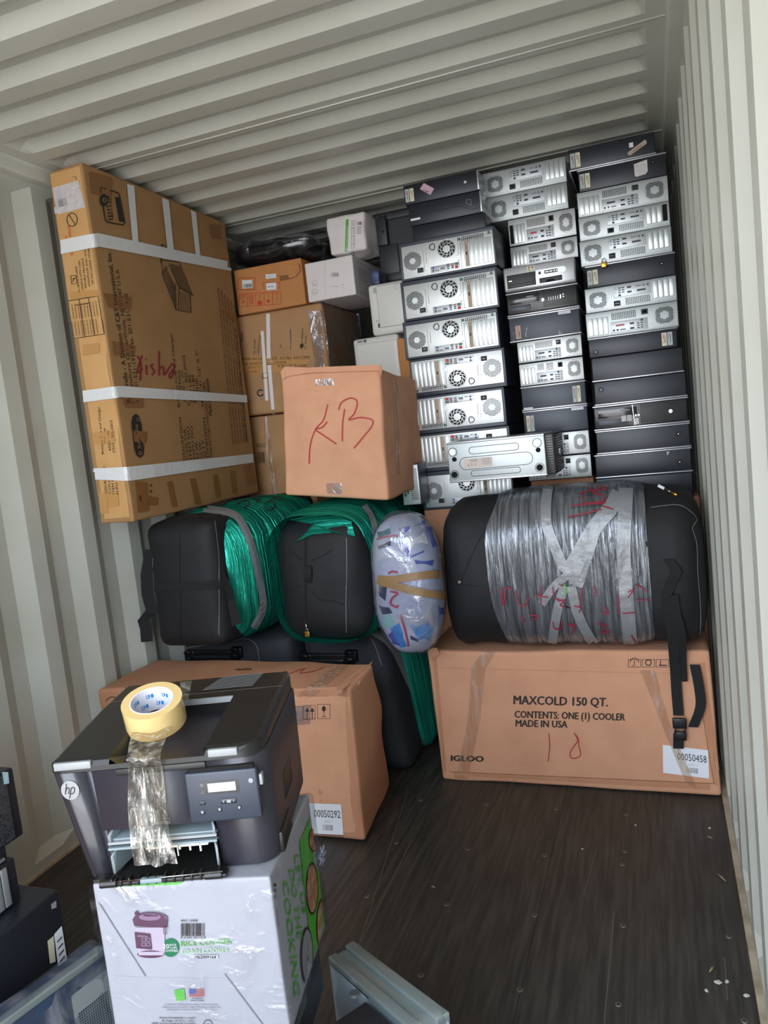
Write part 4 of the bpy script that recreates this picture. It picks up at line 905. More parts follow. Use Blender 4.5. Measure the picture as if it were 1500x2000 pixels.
# ---- printers between the cartons and the towers
Yq = 3.52
def white_printer(lab, pl, pr_, yt, yb, kind, z0=None, xr=None, Y=Yq):
    a = PY(pl, yt, Y); b_ = PY(pl, yb, Y); c = PY(pr_, yt, Y); x1 = xr or c.x; z0 = b_.z if z0 is None else z0
    t = thing('printer', lab, 'printer', (a.x, Y, z0)); w = x1-a.x; h = a.z-z0; m = MB(); m.rbox((a.x, Y, z0), (x1, Y+.30, a.z), pwht, .016, n=4)
    if kind == 0:
        D = flat(m, a.x, a.z, Y-.0006)
        for k in range(4): D.rect(.028+k*.006, .016, .030+k*.006, .042, pdark)
        for k in range(3): D.rect(.028+k*.008, h*.70, .030+k*.008, h*.735, pdark)
        D.rect(.034, h*.765, .050, h*.85, pdark); D.rect(.03, h*.88, .032, h*.94, inkf); D.rect(.04, h*.88, .042, h*.94, inkf)
    m.build('printer_body', t)
    m = MB(); D = flat(m, a.x, a.z, Y-.0006)
    if kind == 0:
        m.box(a.x+w*.24, x1-.004, Y-.006, Y+.002, z0+h*.14, a.z-.012, pwht, r=.003); D = flat(m, a.x, a.z, Y-.0066)
        D.frame(w*.24, .012, w*.97, h*.86, .0012, inkg); D.frame(w*.74, h*.08, w*.92, h*.16, .001, inkg); o = m.build('side_cover', t)
    else:
        D.line([(0, .028), (w, .028)], .0012, inkg); D.line([(.01, h-.03), (w, h-.03)], .0012, inkg); m.build('top_seam', t)
        m = MB(); D = flat(m, a.x, a.z, Y-.0008); D.frame(.024, .008, .072, .022, .001, inkg); D.text('SHARP EYE', .028, .018, .026, .007, ink, bold=.03); D.rect(.060, .009, .070, .020, pdark); m.build('model_badge', t)
    return t, a, x1, z0
zl0 = 1.55
tl, a_, xr_, _ = white_printer('white printer, lower of the two, directly behind the KB carton', 688, 778, 664, 760, 1, z0=zl0)
tu, a2, xr2, _ = white_printer('white printer, upper of the two, with small side vents', 717, 790, 558, 660, 0, z0=a_.z+.003, Y=Yq+.01)
b = MB(); b.rbox((a_.x-.02, Yq+.0, 1.0), (a_.x+.33, Yq+.3, zl0-.002), card, .01, n=3); tag(b.build('carton', origin=(a_.x, Yq, 1.0)), 'brown carton beneath the lower white printer', 'box')
b = MB(); b.rbox((a_.x-.02, Yq+.18, 0), (a_.x+.33, Yq+.5, .998), card, .01, n=3); tag(b.build('carton', origin=(a_.x, Yq+.18, 0)), 'brown carton on the floor under the white printers', 'box')
b = MB(); q0 = PY(778, 662, 3.50); q1 = PY(797, 735, 3.50); b.rbox((xr_+.004, 3.48, zl0), (1.188, 3.66, q0.z), cardo, .01, n=4, noise_a=.006, nf=14)
t_, = [b.build('carton', origin=(q0.x, 3.48, zl0))]; tag(t_, 'narrow torn orange carton squeezed between the lower white printer and the towers', 'box')
q = PY(724, 545, 3.60); b = MB(); b.rbox((a2.x+.004, 3.58, a2.z+.004), (a2.x+.05, 3.70, a2.z+.075), mat('blue_bag', '26355c', .35, nscale=12, c2='5d6a96'), .012, n=4, noise_a=.004, nf=12)
tag(b.build('blue_packet', origin=(a2.x, 3.58, a2.z)), 'small dark blue packet on the upper white printer, beside the white carton', 'packet')
# black office machine
Yb = 3.72; a = PY(722, 420, Yb); c = PY(806, 420, Yb); z0 = a2.z+.003
t = thing('office_printer', 'large dark slate plastic office printer standing on the upper white printer', 'printer', (a.x, Yb, z0))
b = MB(); xm = a.x+.055; b.rbox((xm, Yb, z0), (c.x+.13, Yb+.36, a.z-.035), pnav, .008, n=3); b.build('printer_body', t)
b = MB(); b.rbox((a.x, Yb+.01, PY(722, 478, Yb).z), (xm+.02, Yb+.3, a.z-.012), pnav, .01, n=3); b.build('side_housing', t)
b = MB(); b.rbox((a.x+.01, Yb-.004, a.z-.045), (c.x+.12, Yb+.40, a.z), pnav, .012, n=3); b.build('top_cover', t)
p0, p1 = PY(736, 431, Yb), PY(762, 480, Yb); b = MB(); b.box(p0.x, p1.x, Yb-.03, Yb+.01, p1.z, p0.z, pnav, r=.006); b.cyl(((p0.x+p1.x)/2+.008, Yb-.029, (p0.z+p1.z)/2), (0, -1, 0), .005, .003, hole, n=12)
b.tube([(p0.x+.02, Yb-.02, p0.z), (p0.x+.022, Yb-.025, p0.z+.012), (p1.x-.008, Yb-.025, p0.z+.014), (p1.x-.004, Yb-.02, p0.z)], .003, pnav, n=6); b.build('latch_block', t)
p0, p1 = PY(740, 483, Yb), PY(783, 532, Yb); b = MB(); b.box(p0.x, p1.x, Yb-.010, Yb+.002, p1.z, p0.z, pnav, r=.003); b.build('access_panel', t)
p0, p1 = PY(750, 535, Yb), PY(786, 545, Yb); b = MB(); b.box(p0.x, p1.x, Yb-.008, Yb+.002, p1.z, p0.z, pnav, r=.002); b.build('lower_panel', t)
# ---- KB carton on the green bags
Yk = 2.80
HK = hexa([PY(557, 968, Yk), PY(757, 975, Yk), PY(549, 730, Yk), PY(741, 717, Yk), PY(557, 968, Yk)+Vector((.05, .45, 0)), PY(757, 975, Yk)+Vector((.02, .45, .0)), PY(549, 730, Yk)+Vector((.06, .47, -.035)), PY(741, 717, Yk)+Vector((-.0, .47, -.04))])
def kb(b, bv):
    D = Dec(b, 200, 300, [(540, 700), (740, 700), (740, 1000), (540, 1000)], bv, off=.0012); k = .3
    def V(x, y): return ((x-333.3)*k, (y-1000)*k)
    for st, w in ((((668, 1300), (640, 1400), (590, 1460), (555, 1560), (546, 1685)), 9), (((665, 1412), (630, 1450), (588, 1462), (640, 1500), (725, 1558)), 10), (((778, 1330), (765, 1420), (762, 1540)), 10), (((738, 1335), (760, 1285), (820, 1258), (860, 1285), (840, 1360), (805, 1400), (880, 1385), (955, 1400), (955, 1440), (900, 1510), (838, 1585)), 10)):
        D.curve([V(*p) for p in st], w*k, inkr)
    for s_ in (((470, 1475), (500, 1478)), ((515, 1205), (620, 1215)), ((985, 1790), (1045, 1745)), ((500, 1380), (505, 1600))): D.line([V(*p) for p in s_], 1.5*k, card)
t, bv = carton('carton', 'pinkish-brown carton marked KB in red marker, resting on the green-wrapped bag', 'box', cardl, HK, marks=kb, r=.012, na=.010, nf=5, bulge=.008, n=12)
b = MB(); D = Dec(b, 1, 1, [(566, 957), (756, 964), (735, 978), (583, 972)], bv, off=.0015); D.rect(0, 0, 1, 1, card, 8, 1)
pa = [PY(x, y, Yk-.004) for x, y in ((548, 726), (556, 716), (600, 718), (742, 712), (746, 722))]; pb = [PY(x, y, Yk-.012) for x, y in ((551, 742), (562, 735), (604, 728), (740, 724), (744, 735))]
b.strip(pa, pb, cardl, False); b.strip([p+Vector((0, .006, 0)) for p in pa], [p+Vector((0, .006, 0)) for p in pb], cardl, False); b.build('carton_flap', t)
patch(t, bv, 'packing_tape', [(637, 944), (668, 943), (668, 966), (640, 964)], vfilm, off=.003, nx=4, ny=3)
patch(t, bv, 'packing_tape', [(617, 741), (652, 739), (652, 753), (617, 754)], vfilm, off=.003, nx=4, ny=2)
patch(t, bv, 'packing_tape', [(766, 742), (776, 748), (781, 925), (771, 932)], pfilm, off=.003, nx=2, ny=10)
# ================================================================ cooler carton and long carton on the floor
def cooler_marks(b, bv):
    D = Dec(b, 620, 660, [(820, 920), (1440, 920), (1440, 1580), (820, 1580)], bv, off=.0016); k = .4133
    def V(x, y): return (x*k, y*k)
    def T(tx, x, y, w, h, rot, m=ink, bold=.035): D.text(tx, x*k, y*k, w*k, h*k, m, rot=rot, bold=bold)
    T('MAXCOLD 150 QT.', 442, 1100, 444, 42, -1.4); T('CONTENTS: ONE (1) COOLER', 447, 1164, 520, 34, -1.5); T('MADE IN USA', 452, 1206, 243, 34, -1.4)
    T('IGLOO', 146, 1368, 152, 27, -1.5, bold=.07)
    D.curve([V(610, 1240), V(614, 1300), V(606, 1372)], 5*k, inkr); D.curve([V(735, 1245), V(745, 1275), V(715, 1320), V(712, 1350), V(735, 1357), V(760, 1340), V(752, 1300), V(748, 1262), V(728, 1236)], 5*k, inkr)
    for i in range(3):
        x = 985+66*i; D.frame(x*k, 890*k, (x+58)*k, 926*k, 2.2*k, ink)
        if i == 0: D.ring((x+29)*k, 903*k, 20*k, 3*k, ink, n=12, a0=180, a1=360); D.line([V(x+29, 893), V(x+29, 918), V(x+20, 920)], 3*k, ink)
        if i == 1: D.ring((x+29)*k, 905*k, 14*k, 5*k, ink, n=8)
        if i == 2: D.line([V(x+12, 918), V(x+50, 918)], 5*k, ink); D.line([V(x+20, 895), V(x+20, 915)], 4*k, ink)
    D.line([V(80, 930), V(1330, 960)], 1.5*k, card, sub=20)
    D.quad([V(92, 1418), V(1440, 1480), V(1440, 1540), V(95, 1452)], card, 20, 2); D.line([V(92, 1418), V(1440, 1478)], 2.5*k, cardd, sub=20)
    D.quad([V(36, 835), V(75, 850), V(125, 1420), (100*k, 1440*k)], card, 2, 14)
    D.quad([V(1300, 930), V(1345, 900), V(1425, 1500), V(1392, 1480)], card, 2, 14); D.line([V(1300, 930), V(1390, 1480)], 3*k, cardd, sub=12)
HC = hexa([(1.275, 2.895, .004), (2.335, 2.87, .004), (1.262, 2.885, .553), (2.325, 2.865, .553), (1.285, 3.245, .004), (2.335, 3.235, .004), (1.27, 3.245, .553), (2.325, 3.235, .553)])
t, bv = carton('cooler_carton', 'long brown cooler carton on the floor by the right wall, under the taped duffel bag', 'box', cardl, HC, marks=cooler_marks, r=.012, na=.008, nf=4, bulge=.004, n=16)
def shiplabel(num, small):
    def f(D):
        D.text(num, 32, 46, 64, 26, inkg if 0 else ink); D.text(small, 56, 62, 20, 7, inkf); D.bars(52, 70, 76, 88, inkg, n=9)
    return f
def K6(x, y): return (820+x*.4133, 920+y*.4133)
patch(t, bv, 'shipping_label', [K6(1148, 1293), K6(1362, 1318), K6(1367, 1452), K6(1150, 1425)], paper, off=.002, marks=shiplabel('00050458', 'APR-21'))
for q in ([(1040, 940), (1110, 940), (1180, 1190), (1140, 1190)], [(1140, 1190), (1180, 1190), (1310, 1500), (1255, 1470)], [(245, 930), (310, 935), (285, 1180), (225, 1180)], [(225, 1180), (285, 1180), (235, 1420), (180, 1418)], [(300, 850), (360, 855), (310, 935), (240, 930)]): patch(t, bv, 'packing_tape', [K6(*p) for p in q], pfilm, off=.003, nx=4, ny=12)
b = MB(); p = [PY(*K6(*q), 2.868) for q in ((36, 838), (80, 835), (92, 862), (70, 880), (42, 872))]; b.add(p+[v+Vector((0, .006, 0)) for v in p], [(0, 1, 2, 3, 4), (9, 8, 7, 6, 5)]+[(i, (i+1) % 5, 5+(i+1) % 5, 5+i) for i in range(5)], cardl); b.build('torn_corner', t)
# long carton beside the printer
def K5(x, y): return (540+x*.23, 1200+y*.23)
top = .600
HB = hexa([(.03, 2.43, .004), PZ(714, 1648, .004), (.02, 2.40, .55), PZ(682, 1345, .59), (.03, 2.84, .004), PZ(762, 1532, .004), (.02, 2.80, .55), PZ(733, 1296, .625)])
def box_marks(b, bv):
    D = Dec(b, 340, 460, [(540, 1200), (880, 1200), (880, 1660), (540, 1660)], bv, off=.0012); k = .23
    for (x0, x1) in ((-20, 100), (125, 222), (232, 330), (350, 455)):
        D.frame(x0*k, 775*k if 0 else (790-.08*(x0))*k, x1*k, (905-.06*x0)*k, 3.5*k, ink)
    D.disc(403*k, 800*k, 17*k, ink, n=10, ry=24*k); D.line([(403*k, 815*k), (406*k, 865*k)], 4*k, ink); D.line([(388*k, 868*k), (425*k, 866*k)], 5*k, ink)
    for x in (262, 305): D.line([(x*k, 880*k), (x*k, 815*k)], 7*k, ink); D.put([((x-18)*k, 825*k), (x*k, 788*k), ((x+18)*k, 825*k)], [(0, 1, 2)], ink)
    D.line([(240*k, 888*k), (325*k, 880*k)], 4*k, ink); D.disc(172*k, 845*k, 26*k, inkg, n=6)
    D.curve([(95*k, 510*k), (240*k, 460*k), (200*k, 500*k), (330*k, 480*k), (450*k, 430*k)], 6*k, inkr)
    D.text('100220A', (-350)*k, 478*k, 140*k, 16*k, ink, rot=2, bold=.05)
    D.quad([(0, 462*k), (780*k, 405*k), (770*k, 425*k), (0, 475*k)], card, 10, 1)
    D.ring((-1390)*k, (760)*k, 60*k, 7*k, ink, n=12, a0=200, a1=340)
t, bv = carton('carton', 'crushed long brown carton on the floor directly behind the rice cooker box', 'box', card, HB, marks=box_marks, r=.014, na=.014, nf=4.5, bulge=.010, n=16)
patch(t, bv, 'carton_front', [(300, 1362), (680, 1341), (712, 1648), (300, 1660)], cardl, off=.0006, nx=20, ny=14)
b = MB(); D = Dec(b, 1, 1, [(680, 1345), (640, 1352), (672, 1420), (700, 1470)], bv, off=.004)
patch(t, bv, 'shipping_label', [K5(215, 1595), K5(552, 1608), K5(572, 1868), K5(215, 1850)], paper, off=.0035, marks=shiplabel('00050292', 'JAN 11'))
patch(t, bv, 'packing_tape', [K5(520, 430), K5(640, 415), K5(330, 690), K5(160, 695)], pfilm, off=.003, nx=4, ny=10)
patch(t, bv, 'packing_tape', [K5(140, 780), K5(300, 770), K5(290, 930), K5(150, 940)], vfilm, off=.003, nx=6, ny=6)
patch(t, bv, 'packing_tape', [K5(370, 1740), K5(560, 1760), K5(580, 1960), K5(380, 1940)], vfilm, off=.003, nx=6, ny=6)
b = MB(); fp = [PZ(*K5(x, y), z) for x, y, z in ((480, 685, .592), (560, 640, .60), (660, 545, .605), (700, 590, .59), (760, 480, .61), (812, 395, .632), (790, 420, .63), (640, 510, .615), (500, 640, .60))]
b.add(fp+[v-Vector((0, 0, .006)) for v in fp], [tuple(range(9)), tuple(reversed(range(9, 18)))]+[(i, (i+1) % 9, 9+(i+1) % 9, 9+i) for i in range(9)], cardl); b.build('crumpled_flap', t)
# ================================================================ soft luggage
def soft(name, label, cat, lo, hi, m, r, na=.012, nf=6, bulge=.02, n=14, shear=None, group=None, part='bag_body'):
    base = Vector(((lo[0]+hi[0])/2, (lo[1]+hi[1])/2, lo[2])); t = thing(name, label, cat, base, group)
    b = MB(); b.rbox(lo, hi, m, r, n=n, noise_a=na, nf=nf, bulge=bulge, fn=shear); bv = b.bvh(); b.build(part, t); return t, bv
def strip_px(t, bv, name, pts, w, m, off=.004, sub=6, label=None):
    """flat strap, seam or tape following the surface through measured points"""
    b = MB(); D = Dec(b, 1, 1, [(0, 0), (1, 0), (1, 1), (0, 1)], bv, off=off); P = [Vector(p) for p in pts]
    Q = []
    PP = [P[0]*2-P[1]]+P+[P[-1]*2-P[-2]]
    for i in range(1, len(PP)-2):
        L = (PP[i+1]-PP[i]).length; kk = max(2, int(L/sub))
        for j in range(kk):
            u = j/kk; a, b_, c, d = PP[i-1:i+3]; Q.append(.5*((2*b_)+(c-a)*u+(2*a-5*b_+4*c-d)*u*u+(3*b_-a-3*c+d)*u**3))
    Q.append(P[-1])
    N = len(Q); ny = max(1, min(6, int(w/5))); rows = []
    for q in range(ny+1):
        row = []
        for i, p in enumerate(Q):
            tt = (Q[min(i+1, N-1)]-Q[max(i-1, 0)]).normalized(); n_ = Vector((-tt.y, tt.x)); row.append((p.x+n_.x*w*(q/ny-.5), p.y+n_.y*w*(q/ny-.5)))
        rows.append(row)
    pts2 = [p for r_ in rows for p in r_]; D.put(pts2, [(q*N+i, q*N+i+1, (q+1)*N+i+1, (q+1)*N+i) for q in range(ny) for i in range(N-1)], m)
    if not b.v: print('EMPTY', name, pts[:2]); return None
    o = b.build(name, t)
    if label: o['label'] = label
    return o
def K1(x, y): return (270+x*.2, 960+y*.2)
def K2(x, y): return (500+x*.26667, 960+y*.26667)
gL = 'wheeled suitcases under the green-wrapped bags'; gG = 'duffel bags wrapped in green stretch film'
def ribbon(name, pts, Ys, w, m, t, th=.003):
    P_ = [PY(*p, Y) for p, Y in zip(pts, Ys)]; Q = []
    PP = [P_[0]*2-P_[1]]+P_+[P_[-1]*2-P_[-2]]
    for i in range(1, len(PP)-2):
        for j in range(5):
            u = j/5; a, b_, c, d = PP[i-1:i+3]; Q.append(.5*((2*b_)+(c-a)*u+(2*a-5*b_+4*c-d)*u*u+(3*b_-a-3*c+d)*u**3))
    Q.append(P_[-1]); b = MB(); X = Vector((w/2, 0, 0))
    b.strip([q-X for q in Q], [q+X for q in Q], m); b.strip([q-X+Vector((0, th, 0)) for q in Q], [q+X+Vector((0, th, 0)) for q in Q], m)
    for s in (-1, 1): b.strip([q+X*s for q in Q], [q+X*s+Vector((0, th, 0)) for q in Q], m)
    return b.build(name, t)
# suitcases, end panels towards us
for i, (x0, x1, zt, lab, wp) in enumerate(((.06, .64, .610, 'dark wheeled suitcase under the left green-wrapped bag, behind the long carton', ((372, 1282), (463, 1276))), (.70, 1.085, .612, 'dark wheeled suitcase under the right green-wrapped bag, reaching down to the floor', ((600, 1290), (686, 1283))))):
    sh = (lambda o: Vector((o.x-.03*(o.z/.6)+.05*(1-min(1, o.z/.6)), o.y, o.z))) if i else None
    t, bv = soft('wheeled_suitcase', lab, 'suitcase', (x0, 2.93, .004), (x1, 3.62, zt), fabg, .055, na=.008, nf=5, bulge=.015, shear=sh, group=gL)
    for q, (wx, wy) in enumerate(wp):
        c = PY(wx, wy, 2.915); b = MB(); b.cyl(c+Vector((-.011, 0, -.012)), (1, 0, 0), .019, .022, blk, n=20); b.cyl(c+Vector((-.0125, 0, -.012)), (1, 0, 0), .008, .025, steel, n=12); b.build('wheel', t)
        b = MB(); b.box(c.x-.028, c.x+.028, 2.905, 2.94, c.z-.02, c.z+.03, blk, r=.008); b.tube([c+Vector((-.02, -.012, .02)), c+Vector((0, -.02, .026)), c+Vector((.02, -.012, .02))], .006, blk, n=8); b.build('wheel_housing', t)
    a, c = PY(*wp[0], 2.92), PY(*wp[1], 2.92); b = MB(); b.box(a.x-.01, c.x+.01, 2.912, 2.94, a.z-.035, a.z+.03, blk, r=.005); b.box(a.x+.03, c.x-.03, 2.902, 2.92, a.z-.008, a.z+.008, gloss, r=.004); b.build('base_plate', t)
    if i:
        strip_px(t, bv, 'piping', [K2(208, 1275), K2(215, 1170), K2(260, 1120), K2(500, 1065), K2(740, 1035), K2(830, 1060), K2(880, 1150), K2(920, 1275)], 1.6, pipe, off=.003)
        strip_px(t, bv, 'duct_tape', [K5(760, 120), K5(960, 250), K5(1120, 560), K5(1230, 820), K5(1260, 1100)], 15, MATS['duct_tape_silver'], off=.004)
        b = MB(); b.rbox((x0+.25, 3.1, .03), (x1+.055, 3.55, zt-.004), gfilm, .06, n=8, noise_a=.008, nf=5, bulge=.02, fn=sh); b.build('stretch_film', t)
    else: strip_px(t, bv, 'piping', [K1(350, 1700), K1(355, 1580), K1(400, 1540), K1(900, 1465), K1(1050, 1440), K1(1150, 1490), K1(1180, 1600), K1(1185, 1720)], 1.6, pipe, off=.003)
# left green-wrapped duffel
def sh1(o):
    k = max(0, (o.y-2.64)/.8); return Vector((o.x+.02*k+(.10*k*min(1, max(0, (o.x-.3)/.2))), o.y, o.z+(.02*k)))
x0, x1 = .160, .488
t, bv = soft('duffel_bag', 'black duffel bag wrapped in green film, the left one, flat end with cross strap', 'bag', (x0, 2.64, .642), (x1, 3.44, 1.178), fab, .05, na=.012, nf=5, bulge=.018, shear=sh1, group=gG, n=16)
b = gf1 = MB(); b.rbox((x0+.0, 2.70, .644), (x1+.050, 3.40, 1.172), gfilm, .10, n=18, noise_a=.010, nf=7, bulge=.03, fn=sh1); bg = b.bvh()
strip_px(t, bv, 'cross_strap', [K1(135, 925), K1(400, 925), K1(790, 910)], 17, fabs, off=.004)
strip_px(t, bv, 'seam', [K1(405, 380), K1(410, 900), K1(415, 1500)], 1.4, seam, off=.002)
strip_px(t, bv, 'piping', [K1(745, 290), K1(780, 600), K1(788, 900), K1(788, 1400)], 1.3, pipe, off=.003)
strip_px(t, bv, 'piping', [K1(150, 650), K1(140, 900), K1(140, 1250)], 1.3, pipe, off=.003)
b = MB()
for (P_h, ) in (([PY(*K1(x, y), 2.70) for x, y in ((95, 560), (50, 800), (60, 1000), (110, 1180))],), ([PY(*K1(x, y), 2.70) for x, y in ((100, 1150), (20, 1250), (45, 1330), (55, 1460))],)):
    P_h = [Vector((max(p.x, .03), p.y, p.z)) for p in P_h]; b.strip([p-Vector((.0, .02, 0)) for p in P_h], [Vector((max(p.x, .03)+.05, p.y-.004, p.z)) for p in P_h], fabs)
b.build('side_strap', t)
b = MB(); P_h = [PY(*K1(x, y), 2.66) for x, y in ((870, 1080), (935, 1040), (1010, 1280), (915, 1320))]; b.poly(P_h, fabs); b.strip([PY(*K1(x, y), 2.68) for x, y in ((800, 800), (860, 1000), (880, 1100))], [PY(*K1(x, y), 2.66) for x, y in ((840, 780), (930, 980), (940, 1060))], fabs); b.build('webbing_end', t)
strip_px(t, bg, 'duct_tape', [K1(640, 175), K1(900, 220), K1(1010, 320), K1(1110, 560), K1(1170, 820), K1(1210, 1050), K1(1200, 1180), K1(1120, 1330)], 14, MATS['duct_tape_silver'], off=.005)
b = gf1; D = Dec(b, 300, 370, [(270, 960), (570, 960), (570, 1330), (270, 1330)], bg, off=.005); k = .2
for st in (((740, 100), (720, 130), (790, 140), (850, 120), (840, 100), (780, 95)), ((960, 130), (1050, 90), (1080, 130), (1020, 170)), ((1240, 120), (1300, 95), (1330, 150), (1260, 190), (1230, 150)), ((1100, 70), (1180, 80), (1150, 120)), ((1300, 60), (1400, 90))): D.curve([(a*k, c*k) for a, c in st], 2.2, ink)
for st in (((900, 55), (960, 60), (920, 70)), ((1180, 1120), (1220, 1090), (1215, 1140), (1185, 1160))): D.curve([(a*k, c*k) for a, c in st], 1.8, inkd)
b.build('stretch_film', t)
# right green-wrapped duffel
x0, x1 = .735, 1.135
def sh2(o):
    k = (o.y-2.72)/.8; return Vector((o.x+.03*k, o.y, o.z+.02*k))
t, bv = soft('duffel_bag', 'black duffel bag wrapped in green film, the right one, with carry handle and zip', 'bag', (x0-.012, 2.70, .655), (x1-.022, 3.46, 1.135), fab, .075, na=.012, nf=5, bulge=.03, shear=sh2, group=gG, n=16)
def ringband(name, lo, hi, y0, y1, m, r, nz, cut=None, nseg=48, ny=10, puff=.01):
    """tube of stretch film round the bag, open at its near end"""
    b = MB(); cx, cz = (lo[0]+hi[0])/2, (lo[1]+hi[1])/2; ax, az = (hi[0]-lo[0])/2, (hi[1]-lo[1])/2; vs = []
    for j in range(ny+1):
        u = j/ny
        for i in range(nseg):
            a = 2*math.pi*i/nseg; c, s = math.cos(a), math.sin(a); e = 1/3.2
            X = math.copysign(abs(c)**(2*e), c)*ax; Z = math.copysign(abs(s)**(2*e), s)*az
            f0 = cut(a) if cut else 0; q = 1-.045*max(0, 1-u*6)**2-(.05*f0*max(0, 1-u*3))
            p = Vector((cx+X*q, y0+(y1-y0)*u-.03*f0*(1-u), cz+Z*q)); vs.append(p+noise.noise_vector(p*9)*nz)
    b.add(vs, [(j*nseg+i, j*nseg+(i+1) % nseg, (j+1)*nseg+(i+1) % nseg, (j+1)*nseg+i) for j in range(ny) for i in range(nseg)], m, True); return b
b = ringband('f', (x0-.032, .636), (x1+.030, 1.192), 2.672, 3.42, gfilm, .1, .008, cut=lambda a: max(0, math.sin(a))**2, ny=16); bg = b.bvh(); b.build('stretch_film', t)
b = MB(); P_ = [K2(x, y) for x, y in ((130, 470), (165, 440), (330, 360), (420, 320), (560, 305), (720, 330), (700, 230), (600, 190), (400, 185), (250, 220), (160, 300))]
Dd = Dec(b, 1, 1, [(0, 0), (1, 0), (1, 1), (0, 1)], bv, off=.010); cc = K2(430, 250); Dd.put([cc]+P_, [(0, 1+(i+1) % 11, 1+i) for i in range(11)], gfilm); 
if b.v: b.build('film_flap', t)
strip_px(t, bv, 'zip', [K2(365, 330), K2(362, 600), K2(362, 940), K2(372, 1050)], 5, fabs, off=.003); strip_px(t, bv, 'zip_teeth', [K2(365, 330), K2(362, 600), K2(362, 940)], 1.2, seam, off=.0045)
strip_px(t, bv, 'piping', [K2(662, 340), K2(664, 560), K2(660, 800), K2(662, 1030)], 1.3, pipe, off=.003)
for s_ in ([K2(340, 510), K2(260, 440), K2(230, 420)], [K2(410, 505), K2(470, 480), K2(560, 430)], [K2(400, 715), K2(470, 790), K2(560, 800), K2(665, 835)], [K2(345, 690), K2(250, 710), K2(150, 740)]): strip_px(t, bv, 'fold_seam', s_, 2.4, seam, off=.002)
ribbon('carry_handle', [K2(384, 508), K2(378, 550), K2(376, 610), K2(378, 670), K2(384, 715)], [2.70, 2.672, 2.662, 2.672, 2.70], .034, fabs, t, th=.012)
b = MB(); a = PY(*K2(362, 940), 2.70); c = PY(*K2(376, 1020), 2.69); b.tube([a, (a+c)/2+Vector((.004, -.01, 0)), c], .0035, steel, n=6); b.build('zip_pull', t)
lk = PY(*K2(376, 1042), 2.685); tl = thing('padlock', 'tiny brass padlock on the zip of the right green-wrapped duffel bag', 'padlock', lk-Vector((0, 0, .012)))
b = MB(); b.box(lk.x-.010, lk.x+.010, lk.y-.004, lk.y+.004, lk.z-.012, lk.z+.010, gold, r=.002); b.build('lock_body', tl)
b = MB(); b.tube([(lk.x-.006, lk.y, lk.z+.008), (lk.x-.006, lk.y, lk.z+.016), (lk.x, lk.y, lk.z+.021), (lk.x+.006, lk.y, lk.z+.016), (lk.x+.006, lk.y, lk.z+.008)], .0015, steel, n=6); b.build('shackle', tl)
strip_px(t, bg, 'duct_tape', [K2(790, 110), K2(850, 220), K2(885, 500), K2(890, 700), K2(860, 880), K2(800, 960)], 11, MATS['duct_tape_silver'], off=.006)
# clear-wrapped bundle
t = thing('wrapped_bundle', 'oval bundle of white and blue goods in clear film with brown tape round it', 'bundle', (1.30, 2.86, .60))
cx, cy, cz = 1.268, 2.745, .868; A_ = (.126, .125, .264)
def ell(k=1.0, nz=.006, m=None, nu=40, nv=28, e=.72, nf=9):
    b = MB(); vs = []; fs = []
    for j in range(nv+1):
        ph = math.pi*j/nv-math.pi/2
        for i in range(nu):
            a = 2*math.pi*i/nu; f = lambda v: math.copysign(abs(v)**e, v)
            p = Vector((cx+A_[0]*k*f(math.cos(ph))*f(math.cos(a)), cy+A_[1]*k*f(math.cos(ph))*f(math.sin(a)), cz+A_[2]*k*f(math.sin(ph)))); vs.append(p+noise.noise_vector(p*nf)*nz)
    fs = [(j*nu+i, j*nu+(i+1) % nu, (j+1)*nu+(i+1) % nu, (j+1)*nu+i) for j in range(nv) for i in range(nu)]; b.add(vs, fs, m, True); return b
wgoods = mat('white_goods', 'c9cbd8', .6, nscale=7, c2='9b9fb8', detail=5)
b = ell(1, .010, wgoods); bv = b.bvh()
D = Dec(b, 1, 1, [(0, 0), (1, 0), (1, 1), (0, 1)], bv, off=.002)
tealm = mat('teal_cloth', '8fc4c0', .6); skyb = mat('sky_blue_cloth', '3d8fd0', .6, nscale=18, c2='2c6fb8'); royal = mat('royal_blue_print', '3a49a5', .6, nscale=14, c2='5a66b4')
def blob(pts, m, lay): D.lay = lay; P_ = [K2(*p) for p in pts]; c = (sum(p[0] for p in P_)/len(P_), sum(p[1] for p in P_)/len(P_)); n = len(P_); mid = [((p[0]+c[0])/2, (p[1]+c[1])/2) for p in P_]; D.put([c]+mid+P_, [(0, 1+(i+1) % n, 1+i) for i in range(n)]+[(1+i, 1+(i+1) % n, 1+n+(i+1) % n, 1+n+i) for i in range(n)], m)
blob(((1045, 270), (1290, 170), (1310, 230), (1050, 330)), royal, 1); blob(((1100, 330), (1230, 300), (1260, 380), (1130, 420)), white, 2); blob(((1050, 330), (1095, 330), (1130, 470), (1115, 500)), royal, 1); blob(((1240, 260), (1280, 260), (1330, 400), (1290, 410)), royal, 1)
blob(((1160, 500), (1300, 500), (1290, 545), (1170, 530)), royal, 1); blob(((1135, 470), (1230, 430), (1225, 445), (1140, 485)), royal, 2)
blob(((900, 930), (980, 890), (1020, 960), (1000, 1000), (920, 1040)), tealm, 1); blob(((940, 1030), (990, 990), (1060, 1130), (1000, 1110)), royal, 1); blob(((985, 1000), (1050, 960), (1110, 1130), (1060, 1140)), skyb, 2); blob(((1130, 980), (1250, 950), (1300, 1000), (1270, 1090), (1190, 1080)), skyb, 1)
